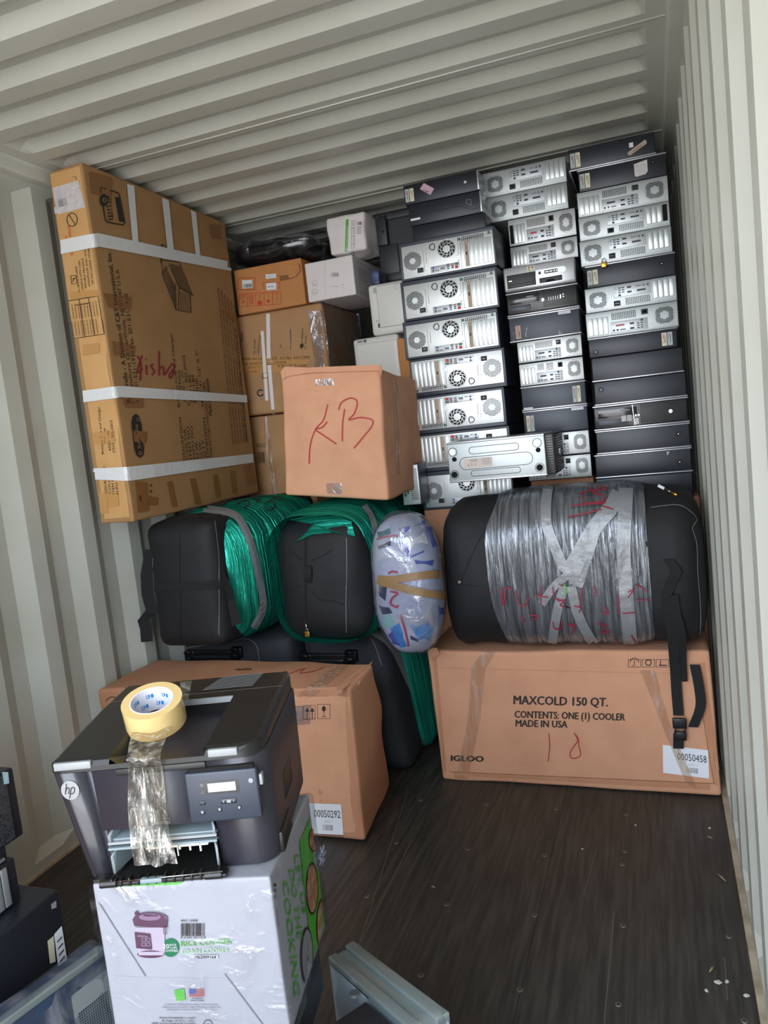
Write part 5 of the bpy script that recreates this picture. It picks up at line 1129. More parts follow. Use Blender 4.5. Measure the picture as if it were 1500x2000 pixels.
blob(((1130, 1050), (1190, 1080), (1190, 1100), (1135, 1080)), mat('navy_print', '16245c', .5), 2); blob(((1330, 830), (1385, 820), (1390, 930), (1340, 920)), royal, 1); blob(((890, 300), (980, 270), (990, 310), (900, 340)), mat('teal_dark', '3d7272', .6), 1); blob(((895, 400), (990, 360), (985, 400), (900, 425)), mat('navy_cloth', '2b3450', .7), 1)
blob(((900, 830), (980, 850), (1000, 890), (930, 900)), MATS['navy_cloth'], 1); blob(((900, 640), (960, 700), (950, 800), (905, 760)), MATS['navy_cloth'], 1)
D.lay = 3
for s_ in (((985, 730), (1040, 745), (1000, 780), (990, 820), (1030, 845), (1045, 830)), ((1060, 900), (1090, 1000), (1120, 1130)), ((970, 600), (1000, 585), (1040, 590)), ((890, 350), (960, 330), (1040, 325))): D.curve([K2(*p) for p in s_], 4, mat('red_ribbon', 'b7384a', .5))
D.text('RHINKYA BAG', *K2(1060, 262), 62, 5, white, rot=18); b.build('bundled_goods', t)
b = ell(1.045, .006, vfilm, nf=14); bg = b.bvh(); b.build('stretch_film', t)
mat('tape_parcel', '8c6f4c', .4, bump=.2, bscale=30)
strip_px(t, bg, 'brown_tape', [K2(895, 640), K2(1000, 645), K2(1130, 625), K2(1250, 610), K2(1345, 605)], 15, MATS['tape_parcel'], off=.003); strip_px(t, bg, 'brown_tape', [K2(895, 650), K2(1040, 695), K2(1150, 725), K2(1250, 745), K2(1375, 765)], 15, MATS['tape_parcel'], off=.005)
# big black duffel with silver tape
x0, x1 = 1.372, 2.332
def sh3(o):
    c = (x0+x1)/2; x = c+(o.x-c)/2.6; u = (x-x0)/(x1-x0); return Vector((x, o.y, o.z+.012*math.sin(u*3.1)))
t, bv = soft('duffel_bag', 'large black duffel bag with clear film and silver duct tape, lying on the cooler carton', 'bag', ((x0+x1)/2-(x1-x0)*1.3, 2.79, .562), ((x0+x1)/2+(x1-x0)*1.3, 3.235, 1.135), fab, .17, na=.016, nf=4, bulge=.012, n=18, shear=sh3)
fx0, fx1 = PY(965, 1100, 2.82).x, PY(1268, 1100, 2.82).x
def xband(x0, x1, lo, hi, m, nseg=56, nx=24, nz=.006, nf=14):
    b = MB(); cy_, cz_ = (lo[0]+hi[0])/2, (lo[1]+hi[1])/2; ay, az = (hi[0]-lo[0])/2, (hi[1]-lo[1])/2; vs = []
    for j in range(nx+1):
        u = j/nx
        for i in range(nseg):
            a = 2*math.pi*i/nseg; c, s = math.cos(a), math.sin(a); e = .62
            q = 1-.03*(max(0, 1-u*6)**2)-.05*(max(0, u*6-5)**2)
            p = Vector((x0+(x1-x0)*u+.02*math.sin(3*a+2)*(1 if u < .1 else 0), cy_+math.copysign(abs(c)**e, c)*ay*q, cz_+math.copysign(abs(s)**e, s)*az*q+.012*math.sin((x0+(x1-x0)*u-1.37)*3.2))); vs.append(p+noise.noise_vector(Vector((p.x*nf*3, p.y*nf, p.z*nf)))*nz)
    b.add(vs, [(j*nseg+i, j*nseg+(i+1) % nseg, (j+1)*nseg+(i+1) % nseg, (j+1)*nseg+i) for j in range(nx) for i in range(nseg)], m, True); return b
b = xband(fx0, fx1, (2.765, .558), (3.245, 1.162), cfilm, nz=.004, nf=9); bg = b.bvh(); bf = b
def K3(x, y): return (840+x*.18667, 930+y*.18667)
def K4(x, y): return (1090+x*.21333, 930+y*.21333)
dt = MATS['duct_tape_silver']
for s_, w in (([K3(1240, 110), K3(1215, 300), K3(1225, 520), K3(1300, 720), K3(1400, 960)], 20), ([K4(560, 160), K4(480, 300), K4(330, 480), K4(170, 750), K4(80, 900)], 30), ([K4(330, 480), K4(240, 760), K4(160, 1000)], 28), ([K4(620, 120), K4(610, 400), K4(600, 700), K4(625, 1100), K4(650, 1400), K4(670, 1640)], 27),
             ([K4(120, 880), K4(-30, 1000), K4(-150, 1170)], 16), ([K4(60, 1000), K4(0, 1200), K4(-40, 1420), K4(-60, 1550)], 18), ([K4(120, 1000), K4(180, 1250), K4(280, 1450), K4(390, 1600)], 19)):
    strip_px(t, bg, 'duct_tape', s_, w, dt, off=.006)
b = bf; D = Dec(b, 1, 1, [(0, 0), (1, 0), (1, 1), (0, 1)], bg, off=.009)
for st in (((190, 180), (300, 150), (440, 140)), ((240, 190), (250, 260), (400, 240), (420, 200), (330, 170)), ((300, 120), (330, 170), (380, 110), (450, 130)), ((120, 275), (330, 262), (440, 250)), ((90, 375), (240, 350), (400, 310)), ((400, 280), (510, 310)), ((220, 1020), (200, 1200)), ((330, 1000), (350, 1050), (340, 1100)), ((420, 1180), (460, 1250), (390, 1240)), ((550, 1080), (560, 1250)), ((640, 1060), (690, 1030), (640, 1110)), ((700, 990), (770, 1020), (800, 1060)), ((710, 1130), (820, 1125)), ((590, 1250), (700, 1240)), ((100, 1340), (160, 1360), (120, 1430)), ((360, 1340), (440, 1350), (400, 1420), (480, 1400)), ((520, 1480), (550, 1540), (520, 1580)), ((670, 1440), (710, 1510)), ((150, 1180), (210, 1200), (190, 1240)), ((0, 1130), (60, 1140), (20, 1170), (60, 1190))): D.curve([K4(*p) for p in st], 2.6, inkd)
for st in (((580, 1180), (600, 1230), (660, 1200)), ((750, 1160), (770, 1350), (800, 1170), (860, 1180)), ((900, 1190), (930, 1320), (1000, 1350), (1040, 1260)), ((1100, 1240), (1240, 1260)), ((1160, 1150), (1160, 1340)), ((1290, 1150), (1300, 1260), (1350, 1280)), ((1350, 1120), (1390, 1150)), ((1330, 1290), (1410, 1290), (1370, 1340), (1420, 1370)), ((960, 1450), (990, 1520)), ((1050, 1440), (1130, 1460), (1070, 1500)), ((1290, 1510), (1300, 1570), (1370, 1580), (1380, 1500)), ((1440, 1540), (1500, 1560)), ((690, 1720), (760, 1800)), ((940, 1800), (1100, 1810), (1190, 1830)), ((1260, 1850), (1500, 1830))): D.curve([K3(*p) for p in st], 2.6, inkd)
D.curve([K4(60, 980), K4(75, 1040), K4(65, 1080)], 3, green)
b.build('stretch_film', t)
for s_ in ([K3(110, 320), K3(170, 700), K3(310, 1090)], [K3(770, 110), K3(640, 450), K3(480, 730), K3(325, 1090)], [K3(160, 1105), K3(310, 1130), K3(520, 1150)]): strip_px(t, bv, 'seam', s_, 1.6, seam, off=.002)
b = MB(); c = PY(*K3(310, 1105), 2.775); b.cyl(c, (0, -1, 0), .006, .004, steel, n=12); b.build('stud', t)
strip_px(t, bv, 'piping', [K4(850, 290), K4(1080, 265), K4(1190, 310), K4(1265, 400), K4(1225, 470), K4(1265, 620), K4(1275, 900), K4(1300, 1250), K4(1280, 1650)], 1.5, pipe, off=.003)
# hanging straps
def K7(x, y): return (1180+x*.19, 1200+y*.19)
ribbon('shoulder_strap', [K4(1010, 760), K4(1075, 880), K4(1020, 1010), K4(985, 1150), K4(1040, 1400), K7(730, 560), K7(745, 800), K7(765, 1040)], [2.78, 2.76, 2.765, 2.77, 2.79, 2.835, 2.843, 2.846], .036, fabs, t)
ribbon('shoulder_strap', [K4(1060, 1090), K4(1080, 1250), K4(1130, 1450), K7(800, 450), K7(812, 690)], [2.762, 2.77, 2.79, 2.83, 2.848], .030, fabs, t)
ribbon('shoulder_strap', [K7(930, 520), K7(975, 750), K7(990, 950), K7(915, 1160)], [2.85, 2.845, 2.842, 2.842], .034, fabs, t)
c = PY(*K7(775, 1120), 2.838); b = MB()
b.box(c.x-.024, c.x+.024, c.y-.008, c.y+.004, c.z-.018, c.z+.020, blk, r=.003); b.box(c.x-.020, c.x-.012, c.y-.010, c.y, c.z-.035, c.z-.015, blk, r=.002); b.box(c.x+.012, c.x+.020, c.y-.010, c.y, c.z-.035, c.z-.015, blk, r=.002); b.box(c.x-.021, c.x+.021, c.y-.0085, c.y+.003, c.z-.062, c.z-.030, blk, r=.003); b.build('side_release_buckle', t)
ribbon('webbing_tail', [K7(765, 1230), K7(762, 1380)], [2.845, 2.845], .036, fabs, t)
# zip pull and tag
p0, p1 = PY(*K4(915, 85), 2.93), PY(*K4(1090, 175), 2.88)
p0.z = max(p0.z, 1.14); tg = thing('zip_tag', 'white and brass zip tag lying on the right end of the large duffel bag', 'tag', (p0+p1)/2)
b = MB(); m_ = p0.lerp(p1, .33); d_ = (p1-p0).normalized(); n_ = Vector((-d_.z, 0, d_.x))*.006
b.add([p0-n_, p0+n_, m_+n_, m_-n_]+[v+Vector((0, .003, 0)) for v in (p0-n_, p0+n_, m_+n_, m_-n_)], [(0, 1, 2, 3), (7, 6, 5, 4), (0, 4, 5, 1), (2, 6, 7, 3), (1, 5, 6, 2), (0, 3, 7, 4)], paper); b.build('paper_tag', tg)
b = MB(); b.tube([m_, p0.lerp(p1, .68)], .002, steel, n=6); b.tube([p0.lerp(p1, .66), p1], [.003, .006], gold, n=8); b.build('brass_pull', tg)
# ================================================================ foreground
def YX(a, b): return Vector((a, b, 0))
FL = PZ(92, 1490, .972); yaw = R(17.5); ux = YX(math.cos(yaw), math.sin(yaw)); uy = YX(-math.sin(yaw), math.cos(yaw))
PB = .755                                     # underside of the printer = top of the rice cooker box
# ---- rice cooker box
q0, q1, q2 = PZ(180, 1727, .75), PZ(527, 1713, .75), PZ(603, 1551, .75); dz = .285
HR = hexa([q0-Vector((0, 0, dz)), q1-Vector((0, 0, dz)), q0, q1, q0+(q2-q1)-Vector((0, 0, dz)), q2-Vector((0, 0, dz)), q0+(q2-q1), q2])
def rice(b, bv):
    k = 520/1500
    D = Dec(b, 520, 360, [(160, 1640), (680, 1640), (680, 2000), (160, 2000)], bv, off=.0018)
    def V(x, y): return (x*k, y*k)
    def T(tx, x, y, w, h, rot, m, bold=.012): D.text(tx, x*k, y*k, w*k, h*k, m, rot=rot, bold=bold)
    # right side: green diagonal field with dishes and slogan
    D.quad([V(1222, 20), V(1330, -260), V(1405, 470), V(1308, 830)], green, 6, 12); D.quad([V(1405, 470), V(1410, 560), V(1350, 720), V(1308, 830)], green, 3, 4); D.lay = 1
    for x, y, a, c in ((1298, 0, 28, 70), (1290, 275, 36, 150), (1345, 130, 26, 110), (1345, 480, 32, 150), (1262, 655, 36, 165), (1398, 400, 14, 80)):
        D.lay = 1; D.disc(x*k, y*k, a*k, foodr, n=20, ry=c*k); D.lay = 2; D.disc(x*k, y*k, a*k*.82, food1 if y != 655 else inkg, n=20, ry=c*k*.9)
    D.lay = 1
    for tx, pts, h in (('LET US', (1190, 90, 1238, 420), 28), ('DO THE', (1160, 170, 1210, 560), 31), ('COOKING', (1122, 230, 1190, 880), 36)):
        x0, y0, x1, y1 = pts; L = math.hypot(x1-x0, y1-y0); T(tx, x0-0, y0, L, h, -math.degrees(math.atan2(y1-y0, x1-x0)), green)
    for i in range(3): D.disc(1082*k, (255+32*i)*k, 6*k, ink, n=8, ry=11*k)
    T('AUTOMATIC RICE COOKER', 1078, 300, 190, 10, -84, inkg)
    D.lay = 0
    # front
    D.quad([V(60, 250), V(575, 235), V(545, 252), V(52, 265)], green, 6, 1)
    T('ARC-150SB', 558, 458, 95, 12, 0, ink); D.bars(558*k, 468*k, 695*k, 540*k, ink, n=22, seed=3); T('8 21241 02115 8', 558, 552, 140, 10, 0, ink)
    T('RICE COOKER', 560, 597, 285, 30, 3, MATS['print_green']); T('GRAIN COOKER', 565, 640, 265, 28, 2.5, greenl)
    D.rect(630*k, 645*k, 770*k, 668*k, inkf); D.lay = 1; T('M62009164', 637, 664, 120, 17, 0, ink); D.lay = 0
    D.disc(502*k, 605*k, 48*k, greend, n=28, ry=52*k); D.lay = 1; T('20', 460, 607, 34, 26, 0, white); T('RICE', 498, 592, 36, 11, 0, white); T('CUPS', 498, 608, 40, 11, 0, white); T('COOKED', 464, 625, 80, 13, 0, white)
    # picture of the cooker
    D.lay = 1; D.quad([V(302, 490), V(470, 490), V(468, 640), V(320, 640)], mat('print_steel', 'b9a9ba', .35), 6, 3); D.disc(390*k, 640*k, 76*k, purple, n=20, ry=22*k); D.lay = 2; D.quad([V(318, 625), V(462, 625), V(462, 645), V(325, 645)], MATS['print_steel'], 5, 1)
    D.lay = 3; D.disc(390*k, 440*k, 97*k, purple, n=28, ry=38*k); D.quad([V(288, 440), V(487, 440), V(482, 490), V(300, 480)], purple, 6, 2); D.disc(312*k, 408*k, 12*k, purple, n=8)
    D.lay = 4; D.disc(388*k, 428*k, 62*k, mat('print_mauve', '8d7088', .4), n=24, ry=20*k); D.quad([V(350, 412), V(425, 412), V(440, 425), V(335, 425)], purple, 4, 1); D.lay = 5; D.quad([V(302, 512), V(390, 522), V(400, 610), V(312, 602)], purple, 4, 3)
    D.lay = 6
    for i in range(4): D.frame((345+(i % 2)*26)*k, (545+(i//2)*26)*k, (364+(i % 2)*26)*k, (562+(i//2)*26)*k, 2*k, MATS['print_steel'])
    T('AROMA', 318, 535, 60, 9, -5, MATS['print_steel']); D.frame(466*k, 480*k, 484*k, 520*k, 3*k, purple)
    D.lay = 0
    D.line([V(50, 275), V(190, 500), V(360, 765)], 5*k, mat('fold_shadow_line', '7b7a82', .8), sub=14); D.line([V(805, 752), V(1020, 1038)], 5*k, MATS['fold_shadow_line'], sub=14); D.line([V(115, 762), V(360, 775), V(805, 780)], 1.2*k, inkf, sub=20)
    D.quad([V(522, 845), V(578, 835), V(586, 898), V(535, 908)], green, 1, 1)
    for i in range(9): D.rect(606*k, (836+5.2*i)*k, 691*k, (838.8+5.2*i)*k, red)
    D.lay = 1; D.rect(606*k, 836*k, 641*k, 862*k, blue); D.lay = 0
    T('An American', 622, 892, 60, 7, 0, ink); T('Owned Company', 614, 904, 76, 7, 0, ink)
    T('Continuous improvements made in Aroma product', 466, 928, 300, 8, 0, inkg); T('development may result in slight differences between the', 455, 943, 326, 8, 0, inkg); T('photographs on this box and the actual contents.', 478, 957, 282, 8, 0, inkg)
    D.line([V(480, 974), V(760, 978)], 1.2*k, inkf)
    T('Aroma Housewares Company', 437, 1003, 205, 10, 0, ink); T('San Diego, CA 92121 - U.S.A.', 452, 1019, 185, 9, 0, ink); T('c2020 Aroma Housewares Company', 394, 1033, 246, 9, 0, ink)
    D.ring(711*k, 1036*k, 24*k, 4*k, ink, n=20); T('UL', 700, 1045, 22, 18, -15, ink)
t, bv = carton('rice_cooker_box', 'white rice cooker box with green side and dish pictures, carrying the black printer', 'box', whiteb, HR, marks=rice, r=.004, na=.001, nf=9, bulge=.002, n=12)
b = MB(); HF = [c+(c-(q0+q2)/2+Vector((0, 0, dz/2))).normalized()*.014 for c in HR]; HF = [Vector((c.x, c.y, min(c.z, .7515))) for c in HF]
b.rbox((0, 0, 0), (.3, .29, dz), thinf, .008, n=12, hexa=HF, noise_a=.0018, nf=22, bulge=.003); b.build('shrink_film', t)
b = MB(); kn = PZ(632, 1733, .6); c0 = q2.lerp(q1, .12)-Vector((0, 0, .11))+Vector((.012, 0, 0))
for i in range(7): a = i*.9; b.tube([c0, c0+Vector((.012, .004*math.cos(a), .01*math.sin(a))), c0+Vector((.012, .018*math.cos(a), .022*math.sin(a)))], [.005, .004, .002], vfilm, n=6)
b.build('film_knot', t)
# ---- printer
LOC = Vector((FL.x, FL.y, PB)); Wp, Dp, Hp = .392, .355, .198
TP = thing('laser_printer', 'black and plum-grey laser printer standing on the rice cooker box', 'printer', LOC); TP.rotation_euler = (0, 0, yaw); TP.scale = (.925, 1, 1)
Z0 = (0, 0, 0)
def PL(o): return LOC+ux*o[0]+uy*o[1]+Vector((0, 0, o[2]))
def pb(b, name, label=None, par=TP):
    o = b.build(name, par, origin=Z0)
    if label: o['label'] = label
    return o
def rprof(x0, x1, y0, y1, z0, z1, rr, m, b, n=8, corners=(0, 1, 2, 3), taper=None):
    """block with rounded vertical corners"""
    P_ = []
    for ci, (cx_, cy_, a0) in enumerate(((x0, y0, 180), (x1, y0, 270), (x1, y1, 0), (x0, y1, 90))):
        sx = 1 if cx_ == x0 else -1; sy = 1 if cy_ == y0 else -1
        if ci in corners: P_ += [(cx_+sx*rr+rr*math.cos(R(a0+90*i/n)), cy_+sy*rr+rr*math.sin(R(a0+90*i/n))) for i in range(n+1)]
        else: P_.append((cx_, cy_))
    N = len(P_); f = taper or (lambda x, y, z: (x, y, z))
    A = [f(x, y, z0) for x, y in P_]; B = [f(x, y, z1-.003) for x, y in P_]; C_ = [f(x+(.003 if x < (x0+x1)/2 else -.003), y+(.003 if y < (y0+y1)/2 else -.003), z1) for x, y in P_]
    b.add(A+B+C_, [(i, (i+1) % N, N+(i+1) % N, N+i) for i in range(N)]+[(N+i, N+(i+1) % N, 2*N+(i+1) % N, 2*N+i) for i in range(N)], m, True)
    b.add(A, [tuple(reversed(range(N)))], m); b.add(C_, [tuple(range(N))], m)
tap = lambda x, y, z: (x+(.028*(1-z/Hp) if x < .03 else 0)-(.004*(1-z/Hp) if x > .35 else 0), y+(.02*(1-z/Hp)**2 if y < .05 else 0), z)
b = MB(); rprof(.285, Wp, 0, Dp, .0, Hp, .045, prn, b, corners=(1, 2), taper=tap); rprof(.078, .287, 0, Dp, .088, Hp, .003, prn, b, corners=(), taper=tap); rprof(.030, .287, .16, Dp, .0, .090, .003, prk, b, corners=()); b.box(.05, .29, .0, .18, .0, .006, prk)
rprof(.064, .082, 0, .17, .0, Hp, .003, prn, b, corners=(), taper=lambda x, y, z: (x+(.012*(1-z/Hp)), y+(.02*(1-z/Hp)**2 if y < .05 else 0), z)); pb(b, 'printer_body')
b = MB(); rprof(0, .066, -.002, Dp, .0, Hp, .022, prg, b, corners=(0,), taper=lambda x, y, z: (x+(.030*(1-z/Hp) if x < .03 else .012*(1-z/Hp)), y+(.02*(1-z/Hp)**2 if y < .05 else 0), z)); fp_ = pb(b, 'front_column', 'glossy dark front column with round badge')
b = MB(); c = (.036, -.0025, .168); b.cyl(c, (0, -1, 0), .0165, .0015, mat('badge_grey', '8f9194', .45, metal=.5), n=32); D = Dec(b, plane=(Vector((c[0], c[1]-.0018, c[2])), Vector((1, 0, 0)), Vector((0, 0, -1)), Vector((0, -1, 0))), off=.0002)
D.line([(-.0045, -.012), (-.0095, .006)], .0018, ink); D.curve([(-.0085, .002), (-.005, -.004), (-.001, -.004), (-.002, .001), (-.0035, .006)], .0018, ink); D.line([(.003, -.004), (-.003, .0135)], .0018, ink); D.curve([(.003, -.004), (.0075, -.0045), (.0085, -.001), (.0065, .004), (.003, .006), (.0005, .0055)], .0018, ink)
ob = b.build('maker_badge', fp_, origin=Z0)
# top cover with output recess
b = MB(); zt = Hp+.004; zc = .222
def topz(y): return zc-.006+.012*min(1, y/.2)
rx0, rx1, ry0, ry1 = .112, .285, -.0, .225
# outline ring of the top, built as cells round the recess
P_ = [(.0, .03), (.004, .012), (.018, .002), (.03, -.002)]
gx = [0.0, .004, .012, .025, .05, .075, rx0, .16, .21, rx1, .32, .345, .362, .374, .382, .387]; gy = [-.002, .003, .012, .03, .07, .13, ry1, .25, .252, .30, .33, .345, Dp]
def edge(x, y):
    """soft corners of the cover"""
    z = topz(y); 
    dx = min(x, .387-x); d = min(dx, y+.002, Dp-y); z -= max(0, .012-d)**2*60*1.2
    return z
def cornr(x, y, r=.04):
    for cx_, cy_, sx, sy in ((.387-r, -.002+r, 1, -1), (.387-r, Dp-r, 1, 1), (.02, -.002+.02, -1, -1)):
        rr = r if sx > 0 else .02
        if (x-cx_)*sx > 0 and (y-cy_)*sy > 0:
            d = Vector((x-cx_, y-cy_)); m_ = max(abs(d.x), abs(d.y)); 
            if d.length > 1e-6: d = d.normalized()*m_; x, y = cx_+d.x, cy_+d.y
    return x, y
vs = []; fs = []; nx, ny = len(gx), len(gy)
for y in gy:
    for x in gx:
        X, Y_ = cornr(x, y); vs.append((X, Y_, edge(X, Y_)))
for j in range(ny-1):
    for i in range(nx-1):
        if gx[i] >= rx0-1e-6 and gx[i+1] <= rx1+1e-6 and gy[j+1] <= ry1+1e-6 and gy[j] >= -.003: continue
        fs.append((j*nx+i, j*nx+i+1, (j+1)*nx+i+1, (j+1)*nx+i))
b.add(vs, fs, prk, False)
bd = [(j*nx+0) for j in range(ny-1, -1, -1)]+[i for i in range(1, nx)]+[j*nx+nx-1 for j in range(1, ny)]+[(ny-1)*nx+i for i in range(nx-2, -1, -1)]
ring_ = [Vector(vs[i]) for i in bd]; low = [Vector((v.x, v.y, Hp-.001)) for v in ring_]
b.strip(ring_, low, prk, True); pb(b, 'top_cover')
b = MB(); z_ = topz(.1)
fl_ = [(rx0+.028, .0, Hp-.004), (rx1, .0, Hp-.004), (rx1, .10, Hp-.018), (rx1, ry1, Hp-.042), (rx0+.012, ry1, Hp-.042), (rx0+.02, .10, Hp-.018)]
b.poly([fl_[0], fl_[1], fl_[2], fl_[5]], prn); b.poly([fl_[5], fl_[2], fl_[3], fl_[4]], prn)
b.poly([(rx0, -.002, topz(0)), fl_[0], fl_[5], (rx0, .10, topz(.1))], prk); b.poly([(rx0, .10, topz(.1)), fl_[5], fl_[4], (rx0, ry1, topz(.225))], prk)
b.poly([(rx1, -.002, topz(0)), fl_[1], fl_[2], (rx1, .10, topz(.1))], prk); b.poly([(rx1, .10, topz(.1)), fl_[2], fl_[3], (rx1, ry1, topz(.225))], prk)
b.poly([(rx0, ry1, topz(.225)), fl_[4], fl_[3], (rx1, ry1, topz(.225))], hole); b.box(rx0+.01, rx1+.0, -.004, .004, Hp-.012, Hp-.002, prk, r=.001); pb(b, 'output_tray')
b = MB(); b.box(rx0+.004, rx1-.002, ry1-.004, ry1+.001, topz(.22)-.012, topz(.22)-.001, prl); b.box(rx0-.004, rx0+.01, ry1-.012, ry1-.002, topz(.2)-.006, topz(.2)+.001, pwht); pb(b, 'output_slot_trim', 'light grey slot trim')
b = MB()
for i in range(7):
    x = rx0+.02+i*.022; b.cyl((x, ry1-.012, Hp-.024), (1, 0, 0), .006+.002*(i % 2), .012, blk, n=10); b.box(x-.003, x+.001, ry1-.02, ry1, Hp-.036, Hp-.014+.006*(i % 3), blk)
b.box(rx1-.05, rx1-.015, ry1-.02, ry1-.004, Hp-.03, Hp-.002, pcbl, r=.002); b.box(rx0+.01, rx1-.005, ry1-.008, ry1-.004, Hp-.036, Hp-.03, steel); pb(b, 'eject_rollers')
b = MB(); D = Dec(b, plane=(Vector((0, 0, topz(.3)+.0006)), Vector((1, 0, 0)), Vector((0, 1, 0)), Vector((0, 0, 1))), off=.0002)
for i in range(9): D.rect(.205+.003*i, .268+.009*i, .315+.001*i, .272+.009*i, prl)
pb(b, 'top_vents'); b = MB(); D = Dec(b, plane=(Vector((0, 0, topz(.3)+.0004)), Vector((1, 0, 0)), Vector((0, 1, 0)), Vector((0, 0, 1))), off=.0002); D.rect(.004, .249, .383, .2505, prl); pb(b, 'lid_seam')
b = MB(); b.box(.012, .080, -.0045, .004, Hp+.004, topz(0)-.001, prl, r=.002); pb(b, 'front_lip'); b = MB(); b.box(.292, .345, -.0045, .004, Hp+.004, topz(0)-.001, prl, r=.002); pb(b, 'front_lip', 'grey bevelled lip')
# control panel
b = MB(); b.box(.246, .376, -.009, .004, .094, .180, pcbl, r=.004); b.box(.255, .370, -.006, .004, .180, .186, hole, r=.001); b.box(.377, .383, -.003, .01, .148, .166, prl, r=.001); cp = pb(b, 'control_panel')
def lp(b, off=.0002): return Dec(b, plane=(Vector((.012, -.0092, .180)), Vector((1, 0, 0)), Vector((0, 0, -1)), Vector((0, -1, 0))), off=off)
b = MB(); D = lp(b); D.rect(.256, .015, .330, .038, gloss); D.lay = 1; D.rect(.274, .019, .324, .034, lcd); D.ring(.264, .021, .0022, .0008, prl, n=10); D.line([(.2615, .035), (.264, .0305), (.2665, .035)], .0007, prl, closed=True); b.build('lcd_display', cp, origin=Z0)
for (x, y, w_, h_) in ((.256, .048, .010, .007), (.254, .063, .009, .008), (.286, .061, .008, .007), (.322, .061, .007, .006), (.294, .047, .028, .009)):
    b = MB(); b.box(x+.012, x+w_+.012, -.0105, -.008, .180-y-h_, .180-y, gloss, r=.001); D = Dec(b, plane=(Vector((.012, -.0107, .180)), Vector((1, 0, 0)), Vector((0, 0, -1)), Vector((0, -1, 0))), off=.0001)
    if w_ > .02: D.rect(x+.011, y+.002, x+.018, y+.007, prl); D.put([(x+.003, y+.0045), (x+.006, y+.002), (x+.006, y+.007)], [(0, 1, 2)], prl); D.disc(x+.023, y+.0045, .0014, prl, n=6)
    else: D.disc(x+w_/2, y+h_/2, .0022, prl if y > .05 else pdark, n=8)
    b.build('button', cp, origin=Z0)
b = MB(); b.cyl((.364, -.009, .160), (0, -1, 0), .0042, .0012, prl, n=16); b.build('power_button', cp, origin=Z0)
b = MB(); D = Dec(b, plane=(Vector((0, -.0004, .095)), Vector((1, 0, 0)), Vector((0, 0, -1)), Vector((0, -1, 0))), off=.0002); D.frame(.152, -.008, .206, .000, .0005, prl); D.text('LaserJet Pro 400 M401dw', .154, -.001, .050, .0042, prl); pb(b, 'name_plate')
# paper bay
b = MB(); b.box(.085, .285, .015, .14, .052, .056, prk); b.box(.085, .285, .004, .009, .0625, .067, prl); b.box(.085, .285, .002, .010, .054, .058, prm); b.box(.085, .285, .010, .15, .066, .070, prm, r=.001); pb(b, 'bypass_tray')
for (x0, x1, y0_) in ((.088, .120, 1), (.256, .283, -1)):
    for zb0, zb1 in ((.012, .050), (.068, .086)):
        b = MB(); xx = x0 if y0_ > 0 else x1; P_ = [(xx, .004, zb0), (xx+.030*y0_, .12, zb0), (xx+.030*y0_, .12, zb1), (xx+.004*y0_, .012, zb1), (xx, .004, zb1-.008)]
        b.add([Vector(p) for p in P_]+[Vector(p)+Vector((.003*y0_, 0, 0)) for p in P_], [(0, 1, 2, 3, 4), (9, 8, 7, 6, 5)]+[(i, (i+1) % 5, 5+(i+1) % 5, 5+i) for i in range(5)], prm); b.tube([P_[1], P_[0], P_[4], P_[3]], .0014, prl, n=6); pb(b, 'paper_guide')
b = MB(); b.box(.145, .262, .02, .03, .040, .052, pwht, r=.001)
for i in range(6): b.box(.15+i*.019, .153+i*.019, .020, .024, .036-.003*(i % 3), .044, pwht)
b.box(.204, .206, .018, .02, .026, .046, pwht); pb(b, 'white_feed_bar', 'white ribbed feed bar')
b = MB(); b.box(.070, .300, -.016, .004, .000, .007, prk, r=.002)
for i in range(14): b.box(.074+i*.0162, .078+i*.0162, -.019, -.004, .001, .012+.003*(i % 2), prk, r=.001)
b.box(.145, .185, -.022, -.012, .004, .012, prm, r=.002); b.cyl((.070, -.014, .006), (1, 0, 0), .007, .03, prk, n=12); b.cyl((.262, -.014, .006), (1, 0, 0), .007, .03, prk, n=12); b.tube([(.09, -.018, .010), (.295, -.018, .013)], .0012, steel, n=6); pb(b, 'tray_hinge')
b = MB(); b.box(.383, .392, .12, .20, .06, .11, prk, r=.003); b.box(.376, .3935, .05, .14, -.002, .035, prk, r=.003); pb(b, 'side_grip')
# ---- roll of packing tape on the printer
rc = PZ(297, 1371, 1.022)+Vector((0, 0, 0)); ax_ = (Vector((0, 0, 1))*.93+(CC-rc).normalized()*.42+Vector((-.10, 0, 0))).normalized()
e1 = ax_.cross(Vector((0, 1, 0))).normalized(); e2 = ax_.cross(e1)
t = thing('tape_roll', 'honey-coloured roll of clear packing tape tilted on top of the laser printer', 'tape', rc-Vector((0, 0, .05)))
def annulus(b, r0, r1, h0, h1, m, m2=None, n=56):
    rows = []
    for r_, h_ in ((r0, h0), (r1, h0), (r1, h1), (r0, h1), (r0, h0)): rows.append([rc+ax_*h_+(e1*math.cos(2*math.pi*i/n)+e2*math.sin(2*math.pi*i/n))*r_ for i in range(n+1)])
    for k_ in range(4): b.strip(rows[k_], rows[k_+1], (m2 or m) if k_ == 3 else m, smooth=(k_ in (1, 3)))
b = MB(); annulus(b, .0385, .0532, -.044, .004, tapec); b.build('tape_winding', t)
b = MB(); annulus(b, .0365, .0384, -.0445, .0045, core)
